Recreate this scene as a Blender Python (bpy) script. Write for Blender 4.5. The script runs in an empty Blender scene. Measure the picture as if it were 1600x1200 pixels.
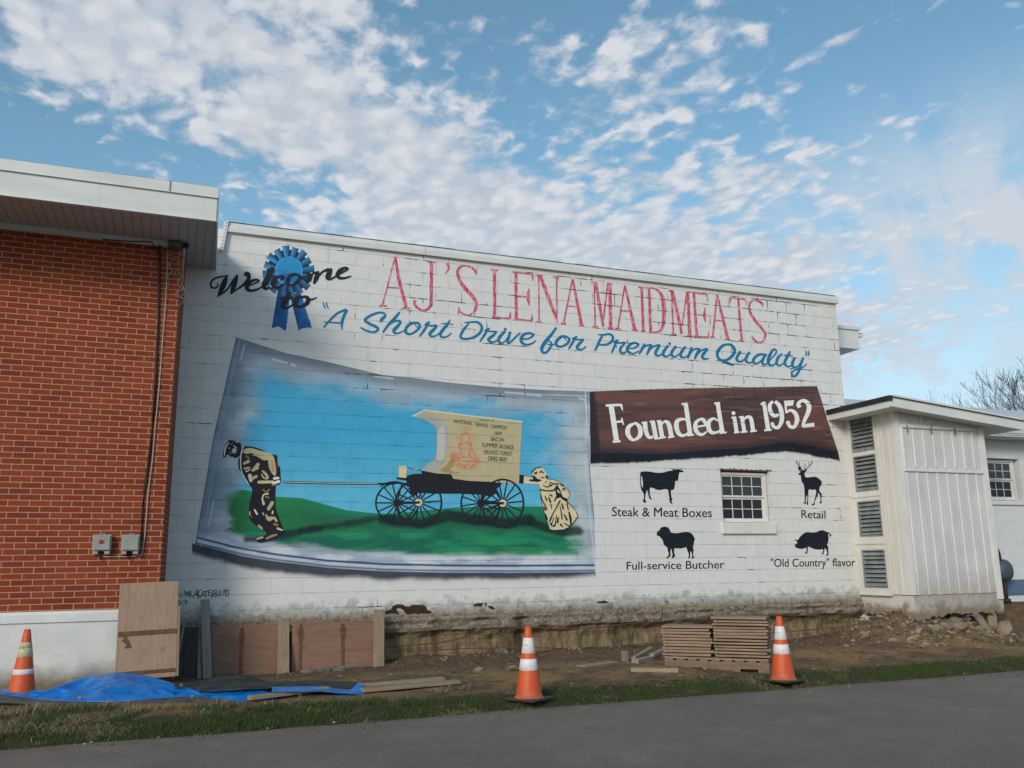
import bpy, bmesh, math, random
import numpy as np
from mathutils import Vector, Matrix, geometry
R = math.radians
scene = bpy.context.scene
COL = scene.collection
rnd = random.Random(7)

# ------------------------------------------------------------------ camera
FPX = 1354.328                       # focal length in photo pixels (1600 wide)
CAM = np.array([-1.27768, -12.13433, 0.39402])
YAW, PITCH, ROLL = 0.371513781, 0.202842299, -0.012507518
cy_, sy_, cp_, sp_ = math.cos(YAW), math.sin(YAW), math.cos(PITCH), math.sin(PITCH)
FWD = np.array([sy_ * cp_, cy_ * cp_, sp_])
_r = np.array([cy_, -sy_, 0.0]); _u = np.cross(_r, FWD)
RGT = math.cos(ROLL) * _r + math.sin(ROLL) * _u
UPV = -math.sin(ROLL) * _r + math.cos(ROLL) * _u
cam_d = bpy.data.cameras.new("camera"); cam = bpy.data.objects.new("camera", cam_d); COL.objects.link(cam)
cam_d.sensor_width = 36.0; cam_d.lens = FPX / 1600 * 36.0
cam_d.clip_start = 0.1; cam_d.clip_end = 2000
m4 = Matrix.Identity(4)
for i in range(3):
    m4[i][0] = RGT[i]; m4[i][1] = UPV[i]; m4[i][2] = -FWD[i]; m4[i][3] = CAM[i]
cam.matrix_world = m4
scene.camera = cam

# ------------------------------------------------------------------ light
SUN_EL, SUN_AZ = R(24), R(46)        # SUN_AZ: angle between the light's travel and the wall
sd = bpy.data.lights.new("sun", 'SUN'); sun = bpy.data.objects.new("sun", sd); COL.objects.link(sun)
sd.energy = 1.9; sd.angle = R(16); sd.color = (1.0, 0.90, 0.78)
TRAVEL = Vector((math.cos(SUN_AZ) * math.cos(SUN_EL), math.sin(SUN_AZ) * math.cos(SUN_EL), -math.sin(SUN_EL)))
sun.rotation_euler = TRAVEL.to_track_quat('-Z', 'Y').to_euler()
sun.location = (-20, -20, 15)
scene.view_settings.view_transform = 'Standard'
scene.view_settings.look = 'None'
scene.view_settings.exposure = 0.0
scene.view_settings.gamma = 1.0

# ------------------------------------------------------------------ node helpers
def sock(nt, node, name, val):
    s = node.inputs[name]
    if isinstance(val, bpy.types.NodeSocket):
        nt.links.new(val, s)
    else:
        s.default_value = val
class NT:
    def __init__(self, nt): self.nt = nt
    def n(self, typ, ins=None, out=0, **props):
        nd = self.nt.nodes.new(typ)
        for k, v in props.items(): setattr(nd, k, v)
        for k, v in (ins or {}).items(): sock(self.nt, nd, k, v)
        return nd.outputs[out] if out is not None else nd
    def math(self, op, a, b=None, c=None, clamp=False):
        d = {0: a}
        if b is not None: d[1] = b
        if c is not None: d[2] = c
        return self.n('ShaderNodeMath', d, operation=op, use_clamp=clamp)
    def mix(self, f, a, b, blend='MIX'):
        nd = self.nt.nodes.new('ShaderNodeMix'); nd.data_type = 'RGBA'; nd.blend_type = blend
        a, b = [(q, q, q, 1.0) if isinstance(q, (int, float)) else q for q in (a, b)]
        sock(self.nt, nd, 0, f); sock(self.nt, nd, 6, a); sock(self.nt, nd, 7, b)
        return nd.outputs[2]
    def rng(self, v, a, b, c=0.0, d=1.0, smooth=False):
        return self.n('ShaderNodeMapRange', {0: v, 1: a, 2: b, 3: c, 4: d}, interpolation_type='SMOOTHSTEP' if smooth else 'LINEAR')
    def noise(self, vec, scale, detail=4.0, rough=0.55, out=0, dist=0.0):
        return self.n('ShaderNodeTexNoise', {'Vector': vec, 'Scale': scale, 'Detail': detail, 'Roughness': rough, 'Distortion': dist}, out=out)
    def scale(self, vec, s):
        return self.n('ShaderNodeVectorMath', {0: vec, 1: s}, operation='MULTIPLY')
    def add(self, vec, s):
        return self.n('ShaderNodeVectorMath', {0: vec, 1: s}, operation='ADD')
    def xyz(self, vec):
        nd = self.n('ShaderNodeSeparateXYZ', {0: vec}, out=None); return nd.outputs[0], nd.outputs[1], nd.outputs[2]
    def comb(self, x, y, z):
        return self.n('ShaderNodeCombineXYZ', {0: x, 1: y, 2: z})
    def pos(self): return self.n('ShaderNodeNewGeometry', out=0)
    def obj(self): return self.n('ShaderNodeTexCoord', out=3)
    def bump(self, h, strength=0.3, dist=0.01, normal=None):
        d = {'Height': h, 'Strength': strength, 'Distance': dist}
        if normal is not None: d['Normal'] = normal
        return self.n('ShaderNodeBump', d)
def s2l(c):
    c = c / 255.0
    return c / 12.92 if c <= 0.04045 else ((c + 0.055) / 1.055) ** 2.4
def seen(r, g, b, k=1.25):           # paint colour from the colour it shows in this soft light
    return (min(.9, s2l(r) * k), min(.9, s2l(g) * k), min(.9, s2l(b) * k), 1.0)
def rgb(r, g, b): return (r, g, b, 1.0)
MATS = {}
def material(name, build, rough=0.8, metallic=0.0, spec=0.3):
    if name in MATS: return MATS[name]
    m = bpy.data.materials.new(name); m.use_nodes = True
    nt = m.node_tree; b = nt.nodes['Principled BSDF']
    b.inputs['Roughness'].default_value = rough; b.inputs['Metallic'].default_value = metallic
    b.inputs['Specular IOR Level'].default_value = spec
    t = NT(nt)
    res = build(t)
    if not isinstance(res, dict): res = {'Base Color': res}
    for k, v in res.items(): sock(nt, b, k, v)
    MATS[name] = m
    return m

# ------------------------------------------------------------------ world: sky with altocumulus
world = bpy.data.worlds.new("World"); scene.world = world; world.use_nodes = True
wt = NT(world.node_tree)
bg = world.node_tree.nodes['Background']
skyn = wt.n('ShaderNodeTexSky', out=None, sky_type='NISHITA', sun_disc=False, sun_elevation=SUN_EL,
            sun_rotation=math.atan2(-TRAVEL.x, -TRAVEL.y), air_density=1.0, dust_density=0.8, ozone_density=2.0)
dirv = wt.n('ShaderNodeTexCoord', out=0)
dx, dy, dz = wt.xyz(dirv)
den = wt.math('ADD', wt.math('MAXIMUM', dz, 0.0), 0.06)
px_ = wt.math('DIVIDE', dx, den); py_ = wt.math('DIVIDE', dy, den)
pv = wt.comb(px_, py_, 0.0)
pn = wt.comb(px_, wt.math('MULTIPLY', py_, 0.76), 0.0)
def blob(cx, cyy, rx, ry, w):
    v = wt.n('ShaderNodeVectorMath', {0: wt.scale(wt.add(pv, (-cx, -cyy, 0)), (1 / rx, 1 / ry, 0)), 1: (0, 0, 0)}, operation='LENGTH', out=1)
    return wt.rng(v, 1.0, 0.0, 0.0, w, True)
cov = None
for b_ in [(-0.22, 1.48, .36, .36, .36), (0.12, 1.62, .55, .42, .40), (0.10, 1.28, .42, .30, .27), (0.45, 1.76, .52, .36, .36), (0.90, 1.98, .62, .46, .44),
           (1.40, 2.20, .75, .55, .36), (0.50, 2.15, .62, .38, .42), (2.0, 2.5, 1.3, .9, .40), (0.80, 1.20, .50, .34, .15),
           (1.05, 1.50, .60, .36, .19), (1.5, 1.75, .6, .45, .20), (-0.36, 1.98, .22, .26, -.26), (0.0, 2.30, .20, .22, -.2), (0.33, 1.22, .10, .18, -.12), (1.25, 1.05, .3, .2, -.06)]:
    k = blob(*b_); cov = k if cov is None else wt.math('ADD', cov, k)
warp = wt.n('ShaderNodeVectorMath', {0: wt.noise(pn, 7.0, 4, .6, out=1), 1: (0.09, 0.06, 0)}, operation='MULTIPLY')
pw = wt.add(pn, warp)
n1 = wt.noise(pw, 20.0, 7.0, 0.60)
n2 = wt.n('ShaderNodeTexVoronoi', {'Vector': pw, 'Scale': 25.0, 'Smoothness': 0.9}, feature='SMOOTH_F1', out=0)
n2b = wt.n('ShaderNodeTexVoronoi', {'Vector': wt.add(pw, (3.3, 1.7, 0)), 'Scale': 13.0, 'Smoothness': 0.9}, feature='SMOOTH_F1', out=0)
n3 = wt.noise(pn, 4.5, 4.0, 0.55)
cell = wt.math('ADD', wt.math('MULTIPLY', wt.math('SUBTRACT', 0.5, n2), 0.34), wt.math('MULTIPLY', wt.math('SUBTRACT', 0.5, n2b), 0.30))
dens = wt.math('ADD', wt.math('MULTIPLY', wt.math('SUBTRACT', n1, 0.5), 0.85), cell)
dens = wt.math('ADD', dens, wt.math('MULTIPLY', wt.math('SUBTRACT', n3, 0.5), 0.75))
dens = wt.math('ADD', dens, cov)
mask = wt.rng(dens, 0.095, 0.43, 0.0, 0.92, True)
# the densest belt also has a soft sheet between its cloudlets
sheet = wt.math('MULTIPLY', wt.rng(cov, .22, .60, 0, .5, True), wt.rng(n3, .25, .58))
# thin cirrus veil on the right, streaked
streak = wt.noise(wt.comb(wt.math('ADD', wt.math('MULTIPLY', px_, 1.0), wt.math('MULTIPLY', py_, .6)), wt.math('SUBTRACT', wt.math('MULTIPLY', py_, 2.6), wt.math('MULTIPLY', px_, 2.2)), 0.0), 1.5, 6, .6)
veil_a = wt.math('MAXIMUM', blob(2.1, 1.5, 1.1, 1.0, 1.6), blob(2.6, 2.6, 2.0, 1.5, .9))
veil = wt.math('MULTIPLY', veil_a, wt.rng(streak, 0.34, 0.60, 0.15, 1.0, True))
horizon = wt.rng(dz, 0.05, 0.34, 0.75, 0.0, True)
soft = wt.math('MAXIMUM', wt.math('MULTIPLY', veil, 0.9), wt.math('MAXIMUM', horizon, sheet))
sky_b = wt.n('ShaderNodeHueSaturation', {'Hue': 0.478, 'Saturation': 1.04, 'Value': 1.2, 'Color': skyn.outputs[0]})
SKY_S = 0.135
cl_lo, cl_hi = (3.85, 4.25, 4.85, 1), (5.35, 5.5, 5.75, 1)
ccol = wt.mix(wt.rng(wt.math('ADD', wt.math('MULTIPLY', n1, .6), wt.math('MULTIPLY', cell, 1.2)), 0.26, 0.52), cl_lo, cl_hi)
c1 = wt.mix(soft, sky_b, (4.4, 4.85, 5.4, 1))
c2 = wt.mix(mask, c1, ccol)
sock(world.node_tree, bg, 'Color', c2); bg.inputs['Strength'].default_value = SKY_S

# ------------------------------------------------------------------ projection helpers (survey of the photo)
def ray(px, py):
    return FWD + (px - 800) / FPX * RGT - (py - 600) / FPX * UPV
def on(px, py, axis, val):
    d = ray(px, py); t = (val - CAM[axis]) / d[axis]
    return CAM + t * d
def wall(px, py):                    # point of the mural wall (y = 0) -> (X, Z)
    p = on(px, py, 1, 0.0); return float(p[0]), float(p[2])
def to_px(X, Y, Z):
    dx, dy, dz = X - CAM[0], Y - CAM[1], Z - CAM[2]
    c = dx * FWD[0] + dy * FWD[1] + dz * FWD[2]
    return 800 + FPX * (dx * RGT[0] + dy * RGT[1] + dz * RGT[2]) / c, 600 - FPX * (dx * UPV[0] + dy * UPV[1] + dz * UPV[2]) / c

# ------------------------------------------------------------------ mesh helpers
class MB:
    def __init__(self): self.v = []; self.f = []; self.c = []
    def quad(self, a, b, c, d, col=None):
        i = len(self.v); self.v += [tuple(a), tuple(b), tuple(c), tuple(d)]; self.f.append((i, i + 1, i + 2, i + 3)); self.c.append(col)
    def tri(self, a, b, c, col=None):
        i = len(self.v); self.v += [tuple(a), tuple(b), tuple(c)]; self.f.append((i, i + 1, i + 2)); self.c.append(col)
    def mesh(self, verts, faces, col=None):
        i = len(self.v); self.v += [tuple(v) for v in verts]
        for f in faces: self.f.append(tuple(i + k for k in f)); self.c.append(col)
    def box(self, x0, x1, y0, y1, z0, z1, M=None, bev=0.0, col=None):
        if bev > 0:
            bm = bmesh.new(); bmesh.ops.create_cube(bm, size=1.0)
            for v in bm.verts: v.co = Vector(((x0 + x1) / 2 + v.co.x * (x1 - x0), (y0 + y1) / 2 + v.co.y * (y1 - y0), (z0 + z1) / 2 + v.co.z * (z1 - z0)))
            bmesh.ops.bevel(bm, geom=bm.edges[:], offset=bev, segments=1, affect='EDGES', profile=0.5)
            bm.verts.index_update(); vs = [v.co.copy() for v in bm.verts]; fs = [[v.index for v in f.verts] for f in bm.faces]; bm.free()
        else:
            vs = [Vector(p) for p in ((x0, y0, z0), (x1, y0, z0), (x1, y1, z0), (x0, y1, z0), (x0, y0, z1), (x1, y0, z1), (x1, y1, z1), (x0, y1, z1))]
            fs = [(0, 3, 2, 1), (4, 5, 6, 7), (0, 1, 5, 4), (1, 2, 6, 5), (2, 3, 7, 6), (3, 0, 4, 7)]
        if M is not None: vs = [M @ v for v in vs]
        self.mesh(vs, fs, col)
    def prism(self, poly, axis, a, b):
        """extrude a 2-D polygon along an axis; poly holds the two other coordinates"""
        def P(q, t):
            if axis == 0: return (t, q[0], q[1])
            if axis == 1: return (q[0], t, q[1])
            return (q[0], q[1], t)
        n = len(poly); vs = [P(q, a) for q in poly] + [P(q, b) for q in poly]
        fs = [(i, (i + 1) % n, n + (i + 1) % n, n + i) for i in range(n)] + [tuple(range(n))[::-1], tuple(range(n, 2 * n))]
        self.mesh(vs, fs)
    def tube(self, pts, r, n=8, caps=True):
        pts = [Vector(p) for p in pts]; rs = r if isinstance(r, (list, tuple)) else [r] * len(pts)
        rings = []; up = Vector((0, 0, 1))
        base = len(self.v)
        for i, p in enumerate(pts):
            d = (pts[min(i + 1, len(pts) - 1)] - pts[max(i - 1, 0)]).normalized()
            a = d.cross(up)
            if a.length < 1e-3: a = d.cross(Vector((1, 0, 0)))
            a.normalize(); b = d.cross(a)
            for k in range(n):
                t = 2 * math.pi * k / n
                self.v.append(tuple(p + (a * math.cos(t) + b * math.sin(t)) * rs[i]))
        for i in range(len(pts) - 1):
            for k in range(n):
                self.f.append((base + i * n + k, base + i * n + (k + 1) % n, base + (i + 1) * n + (k + 1) % n, base + (i + 1) * n + k)); self.c.append(None)
        if caps:
            self.f.append(tuple(base + k for k in range(n))[::-1]); self.c.append(None)
            self.f.append(tuple(base + (len(pts) - 1) * n + k for k in range(n))); self.c.append(None)
    def lathe(self, prof, n=32, cx=0, cy=0, closed=False):
        base = len(self.v)
        for r_, z in prof:
            for k in range(n):
                t = 2 * math.pi * k / n; self.v.append((cx + r_ * math.cos(t), cy + r_ * math.sin(t), z))
        for i in range(len(prof) - 1):
            for k in range(n):
                self.f.append((base + i * n + k, base + i * n + (k + 1) % n, base + (i + 1) * n + (k + 1) % n, base + (i + 1) * n + k)); self.c.append(None)
    def obj(self, name, mat, parent=None, smooth=False, colname='paint'):
        me = bpy.data.meshes.new(name)
        off = Vector(parent_origin(parent)) if parent else Vector((0, 0, 0))
        vs = self.v if not parent or off.length == 0 else [(v[0] - off.x, v[1] - off.y, v[2] - off.z) for v in self.v]
        me.from_pydata(vs, [], self.f); me.update()
        if any(c is not None for c in self.c):
            at = me.color_attributes.new(colname, 'FLOAT_COLOR', 'CORNER'); k = 0; buf = []
            for f, c in zip(self.f, self.c):
                for j in range(len(f)):
                    q = c[j] if isinstance(c[0], (tuple, list)) else c
                    buf += list(q)
            at.data.foreach_set('color', buf)
        if smooth: me.polygons.foreach_set('use_smooth', [True] * len(me.polygons))
        o = bpy.data.objects.new(name, me); COL.objects.link(o)
        if mat: me.materials.append(mat)
        if parent: o.parent = parent
        return o
ORIG = {}
def parent_origin(p):
    return ORIG.get(p.name, (0, 0, 0))
def tag(o, label, cat, group=None, kind=None):
    o['label'] = label; o['category'] = cat
    if group: o['group'] = group
    if kind: o['kind'] = kind
    return o
def thing(name, label, cat, loc=(0, 0, 0), group=None, world_parts=False, rot=None):
    """Empty at the thing's base. world_parts: its meshes are given in world coordinates and stored relative to it"""
    o = bpy.data.objects.new(name, None); COL.objects.link(o); o.location = loc; o.empty_display_size = 0.2
    if rot is not None: o.rotation_euler = rot
    tag(o, label, cat, group)
    if world_parts: ORIG[o.name] = tuple(loc)
    return o
def sub(mb, name, mat, part, smooth=False):       # a sub-part whose part is stored relative to the same thing
    root = part.parent
    o = mb.obj(name, mat, root, smooth); o.parent = part
    return o
def structure(o):
    o['kind'] = 'structure'; return o

# ------------------------------------------------------------------ numpy value noise
def _hash(ix, iy, seed):
    h = (ix * 374761393 + iy * 668265263 + seed * 1442695041) & 0xFFFFFFFF
    h = ((h ^ (h >> 13)) * 1274126177) & 0xFFFFFFFF
    return ((h ^ (h >> 16)) & 0xFFFF) / 65535.0
def vnoise(x, y, seed=0):
    x = np.asarray(x, float); y = np.asarray(y, float)
    ix = np.floor(x).astype(np.int64); iy = np.floor(y).astype(np.int64)
    fx = x - ix; fy = y - iy; fx = fx * fx * (3 - 2 * fx); fy = fy * fy * (3 - 2 * fy)
    a = _hash(ix, iy, seed); b = _hash(ix + 1, iy, seed); c = _hash(ix, iy + 1, seed); d = _hash(ix + 1, iy + 1, seed)
    return (a * (1 - fx) + b * fx) * (1 - fy) + (c * (1 - fx) + d * fx) * fy
def fbm(x, y, seed=0, o=4):
    s = 0; a = 0.5; t = 0
    for k in range(o):
        s = s + a * vnoise(np.asarray(x) * 2 ** k, np.asarray(y) * 2 ** k, seed + k * 17); t += a; a *= .5
    return s / t
def sm(x, a, b):
    t = np.clip((np.asarray(x, float) - a) / (b - a), 0, 1); return t * t * (3 - 2 * t)

# ------------------------------------------------------------------ materials
def block_core(t):
    """painted concrete blocks 0.406 x 0.203: joints, chipped cracks in the joints, height"""
    x, y, z = t.xyz(t.pos())
    u = t.math('ADD', x, y)
    uv = t.comb(u, z, 0.0)
    wob = t.n('ShaderNodeVectorMath', {0: t.noise(uv, 2.2, 3, .5, out=1), 1: (.012, .012, 0)}, operation='MULTIPLY')
    wob2 = t.n('ShaderNodeVectorMath', {0: t.noise(uv, 28, 3, .6, out=1), 1: (.007, .007, 0)}, operation='MULTIPLY')
    v = t.add(t.add(t.add(uv, wob), wob2), (0.2032 - .0095, -0.0232 - .0095, 0))
    def brick(ms, smooth):
        nd = t.n('ShaderNodeTexBrick', {'Vector': v, 'Color1': (0, 0, 0, 1), 'Color2': (1, 1, 1, 1), 'Mortar': (.5, .5, .5, 1), 'Scale': 1.0, 'Mortar Size': ms,
             'Mortar Smooth': smooth, 'Bias': 0.0, 'Brick Width': .4064, 'Row Height': .2032}, out=None, offset=0.5, offset_frequency=2, squash=1.0)
        return nd.outputs[1], nd.outputs[0]
    j1, cell = brick(.0058, .5)
    j2, _ = brick(.020, 1.0)
    # horizontal-only closeness so that bed joints read stronger than head joints
    row = t.math('ABSOLUTE', t.math('SUBTRACT', t.math('FRACT', t.math('DIVIDE', t.xyz(v)[1], .2032)), .5))
    bed = t.rng(row, .462, .485)
    va = t.noise(uv, 1.1, 3, .5)
    vb = t.noise(t.comb(t.math('MULTIPLY', u, 3.2), t.math('MULTIPLY', z, 9.0), 0.0), 1.0, 4, .65)
    vh = t.noise(t.comb(t.math('MULTIPLY', u, 9.0), t.math('MULTIPLY', z, 4.0), 3.0), 1.0, 3, .6)
    region = t.math('MULTIPLY', t.rng(z, 2.1, 3.3, 0.0, 1.0, True), t.rng(u, -.3, 2.2, .15, 1.0, True))
    region = t.math('MULTIPLY', region, t.rng(u, 4.5, 7.0, .55, 1.0, True))
    thr = t.rng(region, 0, 1, .595, .492)
    gate = t.rng(t.math('SUBTRACT', t.mix(.5, va, vb), thr), -.01, .05)
    gate_b = t.math('MULTIPLY', gate, t.rng(vh, .38, .52))
    wid = t.math('MULTIPLY', gate_b, t.rng(vh, .36, .66, .30, .98))
    wid = t.math('MULTIPLY', wid, t.math('ADD', t.math('MULTIPLY', bed, .56), .44))
    crack = t.rng(t.math('ADD', j2, t.math('SUBTRACT', wid, 1.0)), .02, .16)
    crack = t.math('MULTIPLY', crack, 0.96)
    joint = t.math('MULTIPLY', j1, t.math('ADD', t.math('MULTIPLY', bed, .72), .28))
    joint = t.math('MULTIPLY', joint, t.rng(vb, .36, .60, .12, 1.0))
    joint = t.math('MULTIPLY', joint, t.rng(vh, .34, .56, .35, 1.0))
    pores = t.noise(uv, 95, 3, .7)
    und = t.noise(uv, 5.5, 4, .6)
    h = t.math('ADD', t.math('MULTIPLY', pores, .22), t.math('MULTIPLY', und, .9))
    h = t.math('SUBTRACT', h, t.math('MULTIPLY', j1, 1.1))
    h = t.math('SUBTRACT', h, t.math('MULTIPLY', crack, 1.5))
    return dict(x=u, z=z, uv=uv, joint=joint, crack=crack, h=h, cell=cell, va=va, vb=vb, und=und, pores=pores)
def wall_base(t, k):
    white = t.mix(t.rng(k['und'], .3, .7), (.66, .672, .652, 1), (.73, .738, .712, 1))
    white = t.mix(t.math('MULTIPLY', k['cell'], .16), white, (.62, .635, .62, 1))
    # weather streaks and rust tint
    st = t.noise(t.comb(t.math('MULTIPLY', k['x'], 7.0), t.math('MULTIPLY', k['z'], .5), 5.0), 1.0, 4, .6)
    white = t.mix(t.rng(st, .56, .80, 0, .30), white, (.47, .47, .44, 1))
    # corner of the wall, yellowed
    yl = t.math('MULTIPLY', t.rng(k['x'], 9.3, 9.85, 0, 1, True), t.rng(k['vb'], .35, .7, 0, .55))
    white = t.mix(yl, white, (.62, .56, .42, 1))
    # flaking, damp foot of the wall
    e = t.noise(k['uv'], 7.0, 6, .65); e2 = t.noise(t.add(k['uv'], (3.1, 7.7, 0)), 3.0, 3, .55); e3 = t.noise(t.add(k['uv'], (9.1, 1.7, 0)), 22.0, 5, .7)
    lvl = t.math('ADD', k['z'], t.math('ADD', t.math('MULTIPLY', t.math('SUBTRACT', e, .5), .5), t.math('MULTIPLY', t.math('SUBTRACT', e2, .5), .45)))
    foot = t.rng(lvl, -.10, -.22, 0, .85)
    gcol = t.mix(t.rng(e3, .35, .65), (.30, .31, .27, 1), (.47, .48, .44, 1))
    teal = t.rng(t.noise(t.add(k['uv'], (1.3, 4.1, 0)), 5.0, 5, .7), .54, .64)
    gcol = t.mix(t.math('MULTIPLY', teal, .75), gcol, (.17, .30, .32, 1))
    speck = t.rng(t.noise(t.add(k['uv'], (6.3, 2.1, 0)), 34.0, 4, .7), .62, .68)
    gcol = t.mix(t.math('MULTIPLY', speck, .8), gcol, (.09, .07, .05, 1))
    c = t.mix(foot, white, gcol)
    ec = t.math('MULTIPLY', t.rng(lvl, .02, -.10, 0, 1), t.rng(e3, .62, .68))
    c = t.mix(ec, c, (.07, .06, .05, 1))
    low = t.rng(t.math('ADD', k['z'], t.math('MULTIPLY', t.math('SUBTRACT', e, .5), .22)), -.22, -.34)
    c = t.mix(low, c, t.mix(t.rng(e3, .4, .6), (.14, .095, .06, 1), (.28, .20, .13, 1)))
    dark = t.math('MULTIPLY', t.rng(lvl, .02, -.25), t.rng(e2, .56, .66))
    c = t.mix(t.math('MULTIPLY', dark, .8), c, (.08, .065, .05, 1))
    c = t.mix(t.math('MULTIPLY', k['joint'], .72), c, (.24, .23, .225, 1))
    c = t.mix(k['crack'], c, (.035, .032, .03, 1))
    return c
def m_wall(t):
    k = block_core(t); c = wall_base(t, k)
    return {'Base Color': c, 'Normal': t.bump(k['h'], .5, .007)}
WALL = material('painted_block', m_wall, .75, spec=.25)
def m_overlay(t):
    k = block_core(t); c = wall_base(t, k)
    at = t.n('ShaderNodeAttribute', out=None, attribute_name='paint', attribute_type='GEOMETRY')
    pc = t.mix(t.rng(k['und'], .3, .7, 0, .12), at.outputs[0], (.02, .03, .04, 1))
    pc = t.mix(t.math('MULTIPLY', k['joint'], .62), pc, (.02, .035, .045, 1))
    pc = t.mix(k['crack'], pc, (.02, .02, .02, 1))
    return {'Base Color': t.mix(at.outputs[3], c, pc), 'Normal': t.bump(k['h'], .4, .006)}
OVER = material('mural_paint', m_overlay, .6, spec=.3)
def flat_paint(name, col, var=.12, streak=0.0, streak_col=None, rough=.6):
    def b(t):
        k = block_core(t)
        c = t.mix(t.rng(k['pores'], .35, .65, 0, var), col, tuple(v * .6 for v in col[:3]) + (1,))
        c = t.mix(t.rng(k['und'], .3, .7, 0, var), c, tuple(min(1, v * 1.5 + .01) for v in col[:3]) + (1,))
        if streak:
            sn = t.noise(t.comb(t.math('MULTIPLY', k['x'], 30.0), t.math('MULTIPLY', k['z'], 9.0), 2.0), 1.0, 5, .7)
            c = t.mix(t.rng(sn, .48, .62, 0, streak), c, streak_col)
        c = t.mix(t.math('MULTIPLY', k['joint'], .35), c, (.06, .06, .06, 1))
        c = t.mix(t.math('MULTIPLY', k['crack'], .9), c, (.03, .03, .03, 1))
        return {'Base Color': c, 'Normal': t.bump(k['h'], .4, .006)}
    return material(name, b, rough)
P_BLACK = flat_paint('black_letter_paint', seen(26, 28, 36))
P_BLUE = flat_paint('blue_letter_paint', seen(16, 108, 146))
P_RED = flat_paint('red_letter_paint', seen(174, 66, 88), .2, .8, seen(212, 166, 172))
P_CREAMW = flat_paint('white_letter_paint', seen(214, 218, 214))
P_INK = flat_paint('silhouette_paint', seen(17, 22, 32))
P_TEXT = flat_paint('caption_paint', seen(22, 24, 30))
P_SKETCH = flat_paint('red_sketch_paint', seen(200, 98, 82), .15, .5, seen(200, 165, 110))
P_SIGN = flat_paint('signature_paint', seen(52, 50, 46))

def simple(name, c1, c2, scale=6.0, rough=.7, bump=.1, metallic=0.0, spec=.3, detail=5, stretch=(1, 1, 1), world=False):
    def b(t):
        v = t.scale(t.pos() if world else t.obj(), stretch)
        n = t.noise(v, scale, detail, .6)
        r = {'Base Color': t.mix(t.rng(n, .32, .68), c1, c2)}
        if bump: r['Normal'] = t.bump(t.noise(v, scale * 4, 4, .6), bump, .004)
        return r
    return material(name, b, rough, metallic, spec)
def m_fascia(t):
    v = t.pos(); x, y, z = t.xyz(v)
    n = t.noise(t.scale(v, (.8, .8, 3)), 2.0, 4, .6)
    c = t.mix(t.rng(n, .35, .7), (.60, .63, .60, 1), (.70, .72, .68, 1))
    d = t.noise(t.scale(v, (9, 9, .7)), 1.0, 5, .65)
    c = t.mix(t.rng(d, .58, .78, 0, .35), c, (.44, .45, .42, 1))
    wav = t.noise(t.scale(v, (1.5, 1.5, .3)), 1.6, 2, .5)
    return {'Base Color': c, 'Normal': t.bump(wav, .25, .03)}
FASCIA = material('white_metal_trim', m_fascia, .45, spec=.4)
TRIMW = simple('white_trim', (.62, .62, .58, 1), (.74, .73, .69, 1), 4, .5, .05)
def m_soffit(t):
    v = t.pos(); x, y, z = t.xyz(v)
    g = t.math('FRACT', t.math('DIVIDE', x, .1016))
    line = t.math('MAXIMUM', t.rng(g, .08, .0), t.rng(g, .93, 1.0))
    c = t.mix(line, (.48, .48, .48, 1), (.16, .16, .17, 1))
    dots = t.noise(v, 40, 2, .5)
    c = t.mix(t.rng(dots, .66, .72, 0, .4), c, (.2, .2, .2, 1))
    return {'Base Color': c, 'Normal': t.bump(line, -.5, .006)}
SOFFIT = material('vinyl_soffit', m_soffit, .6)
def m_brick(t):
    x, y, z = t.xyz(t.pos()); u = t.math('ADD', x, y)
    uv = t.comb(u, z, 0.0)
    wob = t.n('ShaderNodeVectorMath', {0: t.noise(uv, 20, 2, .5, out=1), 1: (.003, .003, 0)}, operation='MULTIPLY')
    nd = t.n('ShaderNodeTexBrick', {'Vector': t.add(t.add(uv, wob), (2.475, .128, 0)), 'Color1': (0, 0, 0, 1), 'Color2': (1, 1, 1, 1), 'Mortar': (.5, .5, .5, 1), 'Scale': 1.0,
            'Mortar Size': .0052, 'Mortar Smooth': .15, 'Bias': 0.0, 'Brick Width': .2134, 'Row Height': .0668}, out=None, offset=.5, offset_frequency=2, squash=1.0)
    cell, fac = nd.outputs[0], nd.outputs[1]
    n = t.noise(uv, 60, 5, .65); n2 = t.noise(uv, 2.5, 3, .5)
    c = t.mix(cell, (.19, .028, .012, 1), (.31, .052, .019, 1))
    c = t.mix(t.rng(n, .35, .7, 0, .5), c, (.13, .032, .022, 1))
    c = t.mix(t.rng(n2, .4, .7, 0, .3), c, (.34, .075, .028, 1))
    blot = t.noise(t.add(uv, (5, 3, 0)), 9, 4, .6)
    c = t.mix(t.rng(blot, .60, .75, 0, .5), c, (.09, .028, .022, 1))
    eff = t.noise(t.scale(t.add(uv, (2, 9, 0)), (3.0, .7, 1)), 1.6, 5, .62); c = t.mix(t.rng(eff, .62, .82, 0, .16), c, (.38, .24, .16, 1))
    mort = t.mix(t.rng(n, .3, .7), (.34, .23, .13, 1), (.46, .33, .20, 1))
    c = t.mix(fac, c, mort)
    h = t.math('ADD', t.math('MULTIPLY', fac, -1.0), t.math('MULTIPLY', n, .35))
    return {'Base Color': c, 'Normal': t.bump(h, .6, .006)}
BRICK = material('red_brick', m_brick, .8, spec=.2)
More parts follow.
